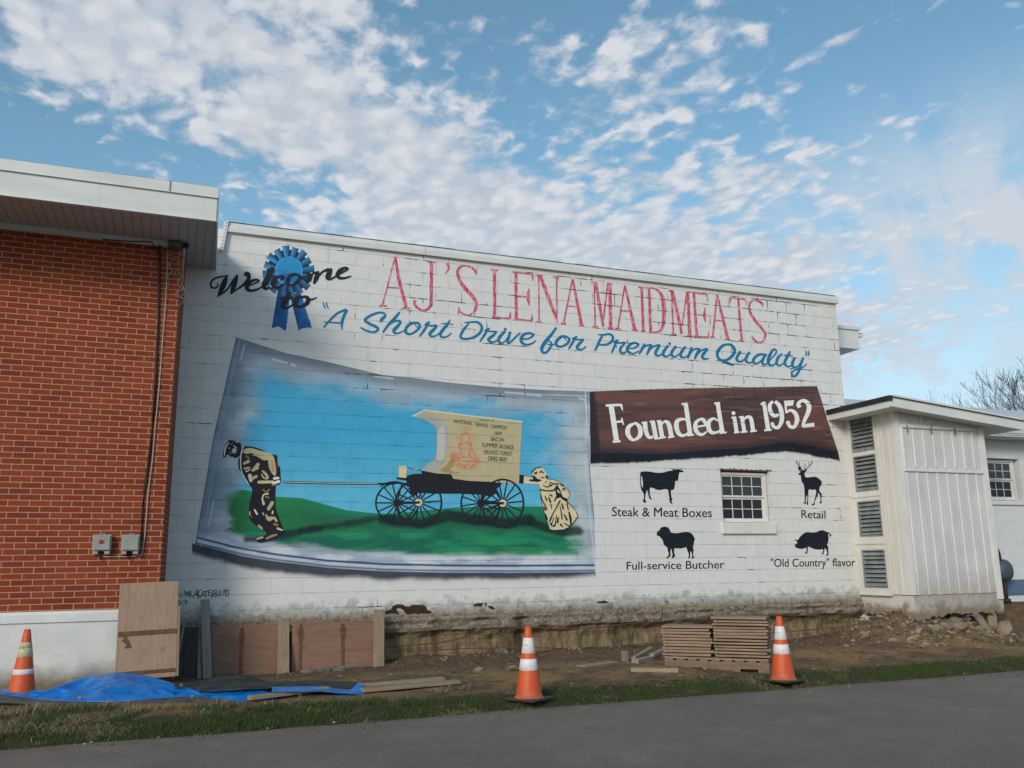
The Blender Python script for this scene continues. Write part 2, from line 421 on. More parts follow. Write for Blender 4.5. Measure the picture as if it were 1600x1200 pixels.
def m_plinth(t):
    v = t.pos(); x, y, z = t.xyz(v)
    n = t.noise(v, 3, 4, .6); n2 = t.noise(v, 24, 5, .7)
    c = t.mix(t.rng(n, .3, .7), (.60, .62, .60, 1), (.72, .73, .70, 1))
    lv = t.math('ADD', z, t.math('MULTIPLY', t.math('SUBTRACT', t.noise(v, 4, 5, .65), .5), .35))
    c = t.mix(t.rng(lv, -.62, -.86), c, (.20, .17, .12, 1))
    c = t.mix(t.rng(n2, .66, .70, 0, .7), c, (.16, .15, .13, 1))
    sc = t.noise(t.scale(v, (2, 2, 12)), 1.5, 4, .6)
    c = t.mix(t.rng(sc, .62, .75, 0, .4), c, (.42, .43, .42, 1))
    return {'Base Color': c, 'Normal': t.bump(t.math('ADD', n2, n), .35, .012)}
PLINTH = material('painted_concrete_plinth', m_plinth, .7)
def m_conc(t):
    v = t.pos(); x, y, z = t.xyz(v)
    n = t.noise(v, 5, 5, .65); n2 = t.noise(v, 40, 4, .7)
    c = t.mix(t.rng(n, .3, .7), (.30, .285, .25, 1), (.46, .44, .40, 1))
    lv = t.math('ADD', z, t.math('MULTIPLY', t.math('SUBTRACT', n, .5), .5))
    c = t.mix(t.rng(lv, -.34, -.5), c, (.24, .19, .13, 1))
    lx = t.math('SUBTRACT', x, 9.86)
    c = t.mix(t.math('MULTIPLY', t.rng(lx, .05, .0), t.rng(lv, -.42, -.3)), c, (.62, .60, .54, 1))
    c = t.mix(t.rng(n2, .62, .7, 0, .5), c, (.16, .14, .12, 1))
    return {'Base Color': c, 'Normal': t.bump(t.math('ADD', n, t.math('MULTIPLY', n2, .4)), .5, .02)}
CONC = material('raw_concrete', m_conc, .9, spec=.15)
def m_wood(name, c1, c2, grain=(1, 14, 14), rough=.85, stain=None):
    def b(t):
        v = t.obj(); info = t.n('ShaderNodeObjectInfo', out=5)
        v2 = t.add(t.scale(v, grain), t.scale(t.comb(info, info, info), (37, 91, 53)))
        n = t.noise(v2, 2.4, 6, .65, dist=.6); n2 = t.noise(v2, 9, 4, .6)
        c = t.mix(t.rng(n, .3, .7), c1, c2)
        c = t.mix(t.rng(n2, .5, .75, 0, .45), c, tuple(q * .45 for q in c1[:3]) + (1,))
        c = t.mix(t.math('MULTIPLY', info, .35), c, tuple(q * .7 for q in c2[:3]) + (1,))
        if stain:
            s = t.noise(t.add(v, (4, 8, 1)), 5.0, 5, .6)
            c = t.mix(t.rng(s, .60, .72, 0, .7), c, stain)
        return {'Base Color': c, 'Normal': t.bump(t.math('ADD', n, n2), .35, .004)}
    return material(name, b, rough, spec=.15)
W_GREY = m_wood('weathered_grey_wood', (.20, .185, .165, 1), (.34, .315, .285, 1), (14, 14, 1))
W_TAN = m_wood('tan_lumber', (.20, .15, .10, 1), (.32, .25, .17, 1), (14, 14, 1), stain=(.14, .11, .08, 1))
W_TANX = m_wood('tan_lumber_flat', (.23, .18, .125, 1), (.37, .30, .215, 1), (1, 14, 14), stain=(.16, .13, .10, 1))
W_DARK = m_wood('dark_lumber', (.045, .042, .042, 1), (.085, .078, .074, 1), (14, 14, 1))
PLY = m_wood('form_plywood', (.28, .195, .135, 1), (.37, .26, .185, 1), (9, 9, 1.2), .7, stain=(.20, .12, .075, 1))
PLYR = m_wood('reddish_form_plywood', (.185, .105, .072, 1), (.27, .16, .11, 1), (1.2, 9, 9), .7, stain=(.17, .095, .06, 1))
RUST = simple('rusty_steel', (.085, .042, .026, 1), (.17, .085, .05, 1), 20, .85, .3)
WIRE = simple('dark_cable', (.02, .017, .016, 1), (.05, .035, .03, 1), 12, .7, 0)
def m_glass(t):
    v = t.pos(); n = t.noise(v, 1.4, 2, .5)
    return {'Base Color': t.mix(n, (.010, .018, .021, 1), (.030, .046, .050, 1)), 'Normal': t.bump(t.noise(v, 2.6, 2, .5), .35, .03)}
GLASS = material('dark_window_glass', m_glass, .04, spec=.5)
GLASSD = material('screened_window_glass', lambda t: t.mix(t.noise(t.pos(), 3.0, 3, .6), (.010, .011, .016, 1), (.030, .032, .040, 1)), .32, spec=.3)
def m_siding(t):
    v = t.pos(); x, y, z = t.xyz(v)
    n = t.noise(t.scale(v, (1.5, 1.5, .8)), 2, 4, .6)
    c = t.mix(t.rng(n, .3, .7), (.54, .55, .55, 1), (.64, .65, .635, 1))
    g = t.math('FRACT', t.math('DIVIDE', t.math('ADD', x, y), .0735))
    rib = t.math('MAXIMUM', t.rng(g, .12, .0), t.rng(g, .88, 1.0))
    st = t.noise(t.scale(v, (22, 22, .8)), 1, 4, .6)
    c = t.mix(t.rng(st, .55, .8, 0, .3), c, (.42, .40, .36, 1))
    sp = t.noise(v, 7, 6, .7); c = t.mix(t.math('MULTIPLY', t.rng(t.math('ADD', z, t.math('MULTIPLY', t.math('SUBTRACT', sp, .5), .7)), .30, -.22), .5), c, (.34, .28, .20, 1))
    dr = t.noise(t.scale(t.add(v, (3, 3, 3)), (30, 30, .5)), 1, 4, .6); c = t.mix(t.math('MULTIPLY', t.rng(dr, .60, .74, 0, .4), t.rng(z, .2, 2.4)), c, (.40, .34, .26, 1))
    return {'Base Color': c, 'Normal': t.bump(rib, .8, .006)}
SIDING = material('ribbed_white_steel', m_siding, .45, spec=.4)
SIDEC = simple('cream_metal_panel', (.62, .60, .54, 1), (.70, .68, .62, 1), 3, .5, .03, stretch=(1, 1, .4), world=True)
LOUV = simple('galvanised_louvre', (.20, .225, .225, 1), (.36, .39, .385, 1), 7, .3, .08, .2)
DARKIN = simple('louvre_interior', (.02, .022, .024, 1), (.035, .037, .04, 1), 4, .9, 0)
BLACKRUB = simple('black_roof_edge', (.016, .017, .02, 1), (.035, .036, .04, 1), 6, .6, .1)
ROOFM = simple('pale_roof_sheet', (.50, .53, .54, 1), (.58, .61, .615, 1), 1.2, .5, .05, world=True)
def m_wing(t):
    k = block_core(t); z = k['z']
    c = t.mix(t.rng(k['und'], .3, .7), (.60, .64, .65, 1), (.68, .70, .70, 1))
    c = t.mix(t.math('MULTIPLY', k['joint'], .3), c, (.3, .3, .3, 1))
    return {'Base Color': c, 'Normal': t.bump(k['h'], .3, .006)}
WING = material('white_block_wing', m_wing, .75)
BLUEB = simple('blue_grey_paint', (.085, .14, .22, 1), (.12, .18, .27, 1), 5, .6, .1, world=True)
GREYBOX = simple('grey_utility_plastic', (.26, .28, .245, 1), (.34, .355, .31, 1), 5, .5, .05)
GREYDK = simple('grey_metal', (.12, .13, .13, 1), (.2, .21, .21, 1), 8, .5, .1, .3)
CHIP = simple('exposed_rusty_block', (.018, .011, .008, 1), (.075, .038, .022, 1), 18, .95, .8, world=True)

# ------------------------------------------------------------------ block building with the painted wall
blk = thing('block_building', 'long white painted concrete block building with a painted advertising wall', 'building', (4.2, 0, -.36), world_parts=True)
mb = MB()
WX0, WX1, WZ0, WZ1 = -1.5, 9.86, -.34, 5.02
OX0, OX1, OZ0, OZ1 = 7.13, 8.11, 0.985, 1.855
def wq(x0, x1, z0, z1): mb.quad((x0, 0, z0), (x1, 0, z0), (x1, 0, z1), (x0, 0, z1))
for x0, x1 in ((WX0, OX0), (OX1, WX1)):
    for z0, z1 in ((WZ0, OZ0), (OZ0, OZ1), (OZ1, WZ1)): wq(x0, x1, z0, z1)
wq(OX0, OX1, WZ0, OZ0); wq(OX0, OX1, OZ1, WZ1)
D = .16
mb.quad((OX0, 0, OZ0), (OX0, D, OZ0), (OX0, D, OZ1), (OX0, 0, OZ1)); mb.quad((OX1, D, OZ0), (OX1, 0, OZ0), (OX1, 0, OZ1), (OX1, D, OZ1))
mb.quad((OX0, 0, OZ0), (OX1, 0, OZ0), (OX1, D, OZ0), (OX0, D, OZ0)); mb.quad((OX0, D, OZ1), (OX1, D, OZ1), (OX1, 0, OZ1), (OX0, 0, OZ1))
mb.quad((WX1, 0, WZ0), (WX1, 9, WZ0), (WX1, 9, WZ1), (WX1, 0, WZ1)); mb.quad((WX0, 9, WZ0), (WX0, 0, WZ0), (WX0, 0, WZ1), (WX0, 9, WZ1))
mb.quad((WX1, 9, WZ0), (WX0, 9, WZ0), (WX0, 9, WZ1), (WX1, 9, WZ1)); mb.quad((WX0, 0, WZ1), (WX1, 0, WZ1), (WX1, 9, WZ1), (WX0, 9, WZ1))
mb.obj('wall', WALL, blk)
mb = MB()
cz0, cz1 = 4.975, 5.118
segs = [-.86, 2.05, 4.98, 7.95, 9.9]
for a, b in zip(segs[:-1], segs[1:]):
    mb.prism([(-.055, cz0), (.3, cz0 + .02), (.3, cz1 - .01), (-.03, cz1), (-.05, cz0 + .085), (-.055, cz0 + .075)], 0, a + .003, b - .003)
coping = mb.obj('coping', FASCIA, blk)
mb = MB(); q = random.Random(3); xx = -.8
while xx < 9.8:
    L = q.uniform(.04, .3); h = q.uniform(.001, .007)
    mb.box(xx, min(xx + L, 9.86), -.04, .25, cz1 + .001, cz1 + .004 + h); xx += L
mb.obj('roof_membrane', BLACKRUB, blk)
# bent flashing strip with nail heads beside the eave
mb = MB(); a = wall(347, 351); b = wall(341, 398)
mb.prism([(-.90, 4.68), (-.855, 4.68), (-.80, 5.12), (-.845, 5.12)], 1, -.075, -.02)
fl = mb.obj('flashing_strip', TRIMW, blk)
mb = MB()
for i in range(8):
    t = (i + .5) / 8; mb.box(-.882 + .055 * t, -.872 + .055 * t, -.080, -.074, 4.69 + .42 * t, 4.702 + .42 * t)
sub(mb, 'nail_head', BLACKRUB, fl)
# eave return at the far right corner
mb = MB(); mb.box(WX1 - .02, 10.86, .55, 1.3, 4.33, 4.70); mb.box(WX1 - .02, 10.90, .52, 1.3, 4.701, 4.76)
mb.box(10.861, 11.02, .60, .72, 4.60, 4.68)
mb.obj('eave_return', FASCIA, blk)

def make_window(parent, x0, x1, z0, z1, y, cols, name='window', wsub=True):
    """double hung vinyl window: frame, two sashes with a 2 x cols grille, panes"""
    m = MB(); f = .035
    m.box(x0, x1, y - .02, y + .06, z1 - f, z1); m.box(x0, x1, y - .02, y + .06, z0, z0 + f)
    m.box(x0, x0 + f, y - .02, y + .06, z0 + f, z1 - f); m.box(x1 - f, x1, y - .02, y + .06, z0 + f, z1 - f)
    w = m.obj(name, TRIMW, parent)
    zm = (z0 + z1) / 2 + .005
    for (a, b, yy, fr) in ((zm, z1 - f, y + .005, .03), (z0 + f, zm, y + .03, .034)):
        s = MB(); X0, X1 = x0 + f, x1 - f
        s.box(X0, X1, yy, yy + .022, b - fr, b); s.box(X0, X1, yy, yy + .022, a, a + fr)
        s.box(X0, X0 + fr, yy, yy + .022, a + fr, b - fr); s.box(X1 - fr, X1, yy, yy + .022, a + fr, b - fr)
        g = .012
        for i in range(1, cols):
            xc = X0 + fr + (X1 - X0 - 2 * fr) * i / cols; s.box(xc - g / 2, xc + g / 2, yy + .010, yy + .019, a + fr, b - fr)
        zc = (a + b) / 2; s.box(X0 + fr, X1 - fr, yy + .011, yy + .018, zc - g / 2, zc + g / 2)
        sub(s, 'sash', TRIMW, w)
        p = MB(); p.quad((X0 + fr, yy + .0205, a + fr), (X1 - fr, yy + .0205, a + fr), (X1 - fr, yy + .0205, b - fr), (X0 + fr, yy + .0205, b - fr)); sub(p, 'pane', GLASS if a == zm else GLASSD, w)
    return w
mw = make_window(blk, OX0 + .02, OX1 - .03, OZ0 + .01, OZ1 - .035, .085, 4)
mb = MB(); mb.box(OX0 + .001, OX1 - .001, .075, .15, OZ1 - .034, OZ1 - .001); sub(mb, 'lintel_gap', RUST, mw)
mb = MB(); mb.box(OX0 - .055, OX1 + .045, -.05, .10, .80, .984, bev=.014); sub(mb, 'sill', TRIMW, mw)
mb = MB()
for i in range(30):
    x = OX0 - .02 + (OX1 - OX0 + .04) * i / 29; mb.box(x - .012, x + .03, -.006 - .004 * (i % 2), -.0005, OZ1 + q.uniform(-.004, .004), OZ1 + q.uniform(.006, .03))
sub(mb, 'flaked_lintel_edge', RUST, mw)

# ------------------------------------------------------------------ painting tools: artwork surveyed from the photo on to the wall plane
def frame(ox, oy, s, pts): return [((p[0] / s + ox, p[1] / s + oy) + ((p[2] / s,) if len(p) > 2 else ())) for p in pts]
def catmull(P, n=7):
    P = [np.array(p, float) for p in P]
    if len(P) < 3: return [P[0] + (P[-1] - P[0]) * k / 4 for k in range(5)]
    out = []; Q = [2 * P[0] - P[1]] + P + [2 * P[-1] - P[-2]]
    for i in range(1, len(Q) - 2):
        a, b, c, d = Q[i - 1], Q[i], Q[i + 1], Q[i + 2]
        for k in range(n):
            t = k / n
            out.append(.5 * (2 * b + (c - a) * t + (2 * a - 5 * b + 4 * c - d) * t * t + (3 * b - a - 3 * c + d) * t ** 3))
    out.append(P[-1]); return out
class Art:
    """flat paint shapes lying on the wall; every shape sits a hair above the one before"""
    def __init__(self, depth, cycle=False): self.m = MB(); self.y = self.y0 = -depth; self.cycle = cycle; self.k = 0
    def P(self, x, y): X, Z = wall(x, y); return (X, self.y, Z)
    def poly(self, pts, holes=(), col=None):
        loops = [[Vector((p[0], -p[1], 0)) for p in L] for L in [pts] + list(holes)]
        flat = [p for L in [pts] + list(holes) for p in L]
        tris = geometry.tessellate_polygon(loops)
        V = [self.P(p[0], p[1]) for p in flat]
        for t in tris:
            a, b, c = (V[i] for i in t)
            if ((b[0] - a[0]) * (c[2] - a[2]) - (b[2] - a[2]) * (c[0] - a[0])) < 0: b, c = c, b
            self.m.tri(a, b, c, col)
        self.y -= .00003
    def smooth_poly(self, pts, holes=(), col=None, n=4):
        self.poly([tuple(p[:2]) for p in catmull(list(pts) + [pts[0]], n)[:-1]], holes, col)
    def stroke(self, pts, col=None, smooth=True, caps=True, n=7):
        if self.cycle: self.k = (self.k + 1) % 14; self.y = self.y0 - self.k * 5e-5
        S = catmull(pts, n) if smooth else [np.array(p, float) for p in pts]
        L = []; Rr = []
        for i, p in enumerate(S):
            d = S[min(i + 1, len(S) - 1)][:2] - S[max(i - 1, 0)][:2]; l = math.hypot(*d) or 1
            nx, ny = -d[1] / l, d[0] / l; w = max(p[2], .3) / 2
            L.append((p[0] + nx * w, p[1] + ny * w)); Rr.append((p[0] - nx * w, p[1] - ny * w))
        for i in range(len(S) - 1):
            a, b, c, d = self.P(*L[i]), self.P(*L[i + 1]), self.P(*Rr[i + 1]), self.P(*Rr[i])
            self.m.quad(a, b, c, d, col); self.y -= .000001
        if caps:
            for p in (S[0], S[-1]):
                self.disc(p[0], p[1], p[2] / 2, col, 8)
        self.y -= .00002
    def disc(self, x, y, r, col=None, n=20, ry=None):
        ry = r if ry is None else ry
        ring = [self.P(x + r * math.cos(2 * math.pi * k / n), y - ry * math.sin(2 * math.pi * k / n)) for k in range(n)]
        i = len(self.m.v); self.m.v += ring; self.m.f.append(tuple(range(i, i + n))); self.m.c.append(col); self.y -= .00001
    def text(self, s, TL, TR, BR, BL, bold=0.0, col=None):
        cu = bpy.data.curves.new('txt', 'FONT'); cu.body = s; cu.size = 1.0; cu.offset = 0.0; cu.resolution_u = 4
        o = bpy.data.objects.new('txt', cu); COL.objects.link(o)
        dg = bpy.context.evaluated_depsgraph_get(); me = bpy.data.meshes.new_from_object(o.evaluated_get(dg))
        co = [v.co.copy() for v in me.vertices]; x0 = min(c.x for c in co); x1 = max(c.x for c in co); cap = .729
        fs = [tuple(p.vertices) for p in me.polygons]
        V = []
        for c in co:
            u = (c.x - x0) / (x1 - x0); v = c.y / cap
            bx = BL[0] + (BR[0] - BL[0]) * u; by = BL[1] + (BR[1] - BL[1]) * u
            tx = TL[0] + (TR[0] - TL[0]) * u; ty = TL[1] + (TR[1] - TL[1]) * u
            V.append(self.P(bx + (tx - bx) * v, by + (ty - by) * v))
        self.m.mesh(V, fs, col); self.y -= .00003
        bpy.data.objects.remove(o); bpy.data.curves.remove(cu); bpy.data.meshes.remove(me)
    def part(self, name, mat, parent, under=None):
        if under is not None: return sub(self.m, name, mat, under)
        return self.m.obj(name, mat, parent)

# ------------------------------------------------------------------ the big painted picture (brushwork computed over the wall surface)
def polyfn(pts): xs = [p[0] for p in pts]; ys = [p[1] for p in pts]; return lambda x: np.interp(x, xs, ys)
def segdist(px, py, pts):
    best = np.full(px.shape, 1e9)
    for (x0, y0), (x1, y1) in zip(pts[:-1], pts[1:]):
        dx, dy = x1 - x0, y1 - y0; t = np.clip(((px - x0) * dx + (py - y0) * dy) / (dx * dx + dy * dy + 1e-9), 0, 1)
        best = np.minimum(best, np.hypot(px - x0 - t * dx, py - y0 - t * dy))
    return best
def C(r, g, b, k=1.25): return np.array(seen(r, g, b, k)[:3])
def lerp(a, b, t): return a + (b - a) * np.asarray(t)[..., None]
T_top = polyfn([(369, 527), (400, 537), (447, 552), (513, 566), (597, 586), (640, 590), (700, 598), (776, 605), (850, 609.5), (921, 612), (960, 612)])
T_bot = polyfn([(300, 851), (340, 861), (380, 871), (430, 879), (513, 889), (600, 894.5), (700, 896.5), (800, 897), (936, 896), (960, 896)])
T_left = polyfn([(500, 375), (527, 369), (686, 333), (850, 305), (860, 302), (920, 290)])
T_right = polyfn([(560, 920), (612, 921), (653, 923), (715, 920.5), (749, 923), (813, 929), (896, 937.5), (920, 939)])
T_hill = polyfn([(330, 785), (350, 772), (362, 767), (380, 765.5), (400, 769), (430, 776), (470, 778), (500, 786), (540, 797), (585, 802), (603, 803), (640, 800), (670, 797), (710, 793), (735, 792), (775, 794), (820, 791), (850, 791.5), (900, 791), (940, 795)])
def paint_grid(name, x0, x1, z0, z1, step, fn, depth, parent):
    nx = int((x1 - x0) / step); nz = int((z1 - z0) / step)
    X, Z = np.meshgrid(np.linspace(x0, x1, nx + 1), np.linspace(z0, z1, nz + 1))
    px, py = to_px(X, -depth, Z)
    rgbv, al = fn(px, py, X, Z)
    idx = np.arange((nx + 1) * (nz + 1)).reshape(nz + 1, nx + 1)
    f = np.stack([idx[:-1, :-1], idx[:-1, 1:], idx[1:, 1:], idx[1:, :-1]], -1).reshape(-1, 4)
    keep = (al.reshape(-1)[f].max(1) > .004); f = f[keep]
    used, inv = np.unique(f, return_inverse=True); f = inv.reshape(-1, 4)
    off = np.array(parent_origin(parent))
    V = np.stack([X.reshape(-1), np.full(X.size, -depth), Z.reshape(-1)], -1)[used] - off
    me = bpy.data.meshes.new(name); me.from_pydata(V.tolist(), [], f.tolist()); me.update()
    at = me.color_attributes.new('paint', 'FLOAT_COLOR', 'POINT')
    c4 = np.concatenate([np.clip(rgbv, 0, 1).reshape(-1, 3), np.clip(al, 0, 1).reshape(-1, 1)], 1)[used]
    at.data.foreach_set('color', c4.astype(np.float32).ravel())
    o = bpy.data.objects.new(name, me); COL.objects.link(o); me.materials.append(OVER); o.parent = parent
    return o
def paint_picture(px, py, X, Z):
    yT, yB, xL, xR = T_top(px), T_bot(px), T_left(py), T_right(py)
    dT, dB, dL, dR = py - yT, yB - py, px - xL, xR - px
    ins = sm(np.minimum(np.minimum(dT, dB), np.minimum(dL, dR)), -.75, .75)
    na = fbm(px / 26, py / 15, 3); nb = fbm(px / 55, py / 24, 11, 4); nc = fbm(px / 14, py / 14, 23); nd = fbm(px / 44, py / 13, 31, 4)
    # bottle glass
    col = lerp(C(140, 156, 166), C(174, 184, 190), sm(nb, .3, .7))
    col = lerp(col, C(100, 114, 128), sm(26 + 14 * (nb - .5) - dT, 0, 22) * sm(px, 350, 380) * .8)
    col = lerp(col, C(102, 122, 142), sm(44 - dL + 34 * (na - .5), 0, 40) * .65)
    # sky
    skyc = lerp(C(60, 154, 192), C(86, 172, 202), sm(py, 660, 790)); skyc = lerp(skyc, C(50, 144, 186), sm(nb, .5, .75) * .3)
    ts = sm(dT + 40 * (nb - .5), 14, 50) * sm(dL + 40 * (na - .5), 20, 78) * sm(dR + 44 * (na - .5), 16, 72)
    cl = sm(nd, .46, .72) * sm(76 - dT, 0, 60)
    skyc = lerp(skyc, C(140, 180, 198), cl * .7)
    cr = sm(fbm(px / 24, py / 18, 51), .46, .66) * sm(120 - dR, 0, 70)
    skyc = lerp(skyc, C(160, 180, 194), cr * .35)
    hy = T_hill(px); ts = ts * sm(hy + 5 - py, -4, 4)
    col = lerp(col, skyc, ts)
    # hills and meadow
    gr = lerp(C(26, 116, 84), C(24, 96, 66), sm(py - hy, 0, 26)); gr = lerp(gr, C(36, 122, 62), sm(460 - px, -60, 40) * .6)
    fg = sm(py + 10 * (nc - .5), 822, 836)
    fgc = lerp(C(18, 96, 76), C(28, 128, 90), sm(fbm(px / 46, py / 11, 77, 4), .34, .68)); fgc = lerp(fgc, C(36, 138, 76), sm(fbm(px / 70, py / 16, 91, 3), .52, .75) * .6)
    gr = lerp(gr, fgc, fg)
    tg = sm(py, hy - .6, hy + .6) * sm(dL + 44 * (na - .5), 26 , 62) * sm(dB + 18 * (nd - .5), 24, 36) * sm(dR + 40 * (na - .5), 16, 44)
    tg = tg * sm(px + 24 * (fbm(px / 9, py / 5, 15) - .5) - np.interp(py, [760, 800, 830, 860, 900], [345, 350, 356, 375, 430]), -2, 10)
    col = lerp(col, gr, tg)
    for pts, w, a in (([(598, 812), (660, 818), (700, 806), (790, 818), (828, 812)], 9, .9), ([(470, 828), (520, 822), (575, 812), (610, 808)], 5, .75), ([(386, 843), (420, 842), (450, 834), (500, 826)], 6, .85), ([(830, 816), (856, 826), (880, 832), (905, 829)], 7, .85)):
        d = segdist(px, py * 1.0, pts); col = lerp(col, C(10, 26, 34), sm(w + 5 * (nc - .5) - d, -3, 4) * a * ins)
    # lower glass lip
    col = lerp(col, lerp(C(150, 164, 184), C(190, 198, 206), sm(nd, .4, .65)), sm(30 - dB + 14 * (nd - .5), 0, 8) * sm(dB, 4, 7) * .9 * sm(dR, 0, 4))
    col = lerp(col, C(52, 64, 88), sm(2.2 - np.abs(dB - 13.0), 0, 1.4)); col = lerp(col, C(176, 188, 204), sm(2.4 - np.abs(dB - 8.6), 0, 1.6)); col = lerp(col, C(92, 106, 130), sm(2.0 - np.abs(dB - 4.6), 0, 1.4))
    col = lerp(col, C(34, 44, 66), sm(2.6 - dB, 0, 1.6))
    # rims
    col = lerp(col, C(60, 72, 96), sm(2.2 - dL, 0, 1.4)); col = lerp(col, C(150, 164, 186), sm(1.4 - np.abs(dL - 7 - 3 * sm(py, 560, 800)), 0, 1) * .7)
    col = lerp(col, C(70, 80, 98), sm(1.6 - dT, 0, 1.2) * .9); col = lerp(col, C(170, 180, 194), sm(1.6 - np.abs(dT - 7), 0, 1) * sm(px, 820, 870) * .8)
    col = lerp(col, C(84, 98, 122), sm(2.0 - dR, 0, 1.4)); col = lerp(col, C(186, 196, 208), sm(1.5 - np.abs(dR - 6.5), 0, 1.2) * .85 * sm(np.abs(py - 705), 6, 26))
    for pts, w in (([(427, 561), (436, 564.5), (448, 567)], 2.0), ([(455, 569), (462, 571)], 1.8), ([(790, 613), (815, 615), (845, 618)], 1.7), ([(585, 588), (615, 592)], 1.2), ([(382, 540), (376, 562)], 1.5), ([(334, 782), (326, 822)], 1.3), ([(906, 622), (914, 625), (916, 640)], 1.6), ([(312, 846), (360, 858), (400, 864)], 2.2)):
        col = lerp(col, C(206, 212, 220), sm(w - segdist(px, py, pts), -.6, 1.2) * .6)
    # painted drop shadow under the bottle
    drop = sm(np.interp(px, [296, 310, 420, 640, 900, 938], [16, 19, 21, 15, 11, 9]) + 7 * (fbm(px / 46, py / 30, 41) - .5) + 3 * (fbm(px / 8, py / 9, 43) - .5) + dB, 0, 11) * sm(-dB, -3.0, -2.0) * sm(px - xL + 6, -3, 3) * sm(xR + 1 - px, -2, 2)
    a = np.maximum(ins, drop * .94); col = lerp(lerp(C(36, 44, 62), C(24, 30, 46), sm(nc, .3, .7)), col, ins)
    return col, a
pic = paint_grid('painted_picture', -1.02, 4.78, -.02, 4.0, .0078, paint_picture, .002, blk)

# banner
B_top = polyfn([(915, 612), (1000, 608.6), (1100, 606.2), (1200, 604.8), (1276, 603.2), (1300, 603)])
B_mid = polyfn([(915, 707), (1000, 708), (1030, 709.5), (1060, 707.5), (1110, 702.5), (1165, 700.5), (1189, 696), (1223, 691.5), (1241, 692), (1274, 697.5), (1299, 703.5), (1312, 705.5)])
B_low = polyfn([(915, 725), (960, 724.5), (1020, 722.5), (1060, 719), (1110, 716), (1165, 712), (1200, 708), (1230, 706.5), (1250, 708.5), (1280, 715), (1313, 720.5)])
B_right = polyfn([(600, 1275.5), (620, 1282), (660, 1294), (706, 1309.5), (724, 1313.5)])
def paint_banner(px, py, X, Z):
    yT, yM, yL, xR = B_top(px), B_mid(px), B_low(px), B_right(py)
    xl = 921 + (py - 612) * .012
    n1 = fbm(px / 70, py / 9.0, 5, 4); n2 = fbm(px / 130, py / 22, 9, 4); n3 = fbm(px / 10, py / 10, 13)
    wood = lerp(C(78, 58, 55), C(100, 68, 61), sm(n2, .35, .65)); wood = lerp(wood, C(62, 50, 50), sm(n1, .50, .74) * .6); wood = lerp(wood, C(124, 94, 80), sm(fbm(px / 50, py / 4.5, 29, 4), .62, .8) * .65)
    wood = lerp(wood, C(54, 40, 44), sm(12 + 4 * (n2 - .5) - (yM - py), 0, 9) * .85)
    wood = lerp(wood, C(46, 36, 42), sm(8 + (py - 612) * .085 - (px - xl), 0, 2.5)); wood = lerp(wood, C(24, 22, 30), sm(1.3 - np.abs(px - xl - 8 - (py - 612) * .085), 0, 1.2) * .7)
    wood = lerp(wood, C(40, 32, 36), sm(1.6 - (py - yT), 0, 1.2) * .6); wood = lerp(wood, C(40, 30, 34), sm(1.6 - (xR - px), 0, 1.4) * .7)
    ins = sm(py, yT - .4, yT + .4) * sm(px, xl - .4, xl + .4) * sm(xR - px, -.4, .4)
    inw = ins * sm(yM - py, -.6, .6)
    sh = ins * sm(yL + 3.5 * (fbm(px / 5, py / 9, 61) - .5) - py, -1.2, 2.4)
    col = lerp(lerp(C(16, 20, 30), C(24, 28, 38), sm(n3, .3, .7)), wood, inw)
    return col, sh
ban = paint_grid('painted_banner', 4.4, 9.8, 1.85, 3.45, .0105, paint_banner, .003, blk)

# ------------------------------------------------------------------ rosette and "Welcome to"
def cc(*c): return seen(*c)
a = Art(.004)
DK, MD, LT = cc(18, 46, 92), cc(20, 90, 152), cc(74, 166, 206)
F2 = (400, 380, 10)
def f2(x, y): return (x / 10 + 400, y / 10 + 380)
def gradquad(P4, cols, nu=6):
    """quad P0..P3, colours at the left and right edge"""
    for i in range(nu):
        t0, t1 = i / nu, (i + 1) / nu
        def L(p, q, t): return (p[0] + (q[0] - p[0]) * t, p[1] + (q[1] - p[1]) * t)
        def K(t): return tuple(cols[0][j] + (cols[1][j] - cols[0][j]) * t for j in range(4))
        q = [L(P4[0], P4[1], t0), L(P4[0], P4[1], t1), L(P4[3], P4[2], t1), L(P4[3], P4[2], t0)]
        V = [a.P(*p) for p in q]; V = V[::-1] if True else V
        a.m.quad(V[0], V[1], V[2], V[3], [K(t0), K(t1), K(t1), K(t0)])
    a.y -= .00003
# ribbon tails
for P in (((434, 455), (453, 455), (448.5, 505), (424.5, 513)), ((452, 458), (470, 458), (486.5, 511), (466, 514))):
    gradquad(P, (cc(20, 62, 116), cc(28, 104, 166)))
tl = [((424.5, 513), (435, 509.5), (446.3, 517.5), (448.5, 503), (430, 490)), ((466, 512), (466, 517.5), (475, 510), (487, 512.5), (484, 500), (468, 495))]
for P in tl: a.poly(P, col=cc(24, 88, 148))
for k in range(16):
    an = R(96 - 22.5 * k - 11.25); w = R(9.5)
    P = []
    for (r, dd) in ((345, -w), (345, w), (215, w * .8), (215, -w * .8)): P.append(f2(505 + r * math.cos(an + dd), 443 - r * math.sin(an + dd)))
    a.poly(P, col=cc(14, 34, 76))
for k in range(16):
    an = R(96 - 22.5 * k); wo, wi = R(8.2), R(7.6)
    ro = 412 if k % 2 == 0 else 395
    P = [f2(505 + r * math.cos(an + dd), 443 - r * math.sin(an + dd)) for (r, dd) in ((ro, wo), (ro - 6, -wo), (212, -wi), (212, wi))]
    lit = .5 + .5 * math.cos(an - R(120))
    gradquad(P, (tuple(LT[j] * (.42 + .42 * lit) for j in range(3)) + (1,), tuple(MD[j] * .15 + DK[j] * .75 for j in range(3)) + (1,)))
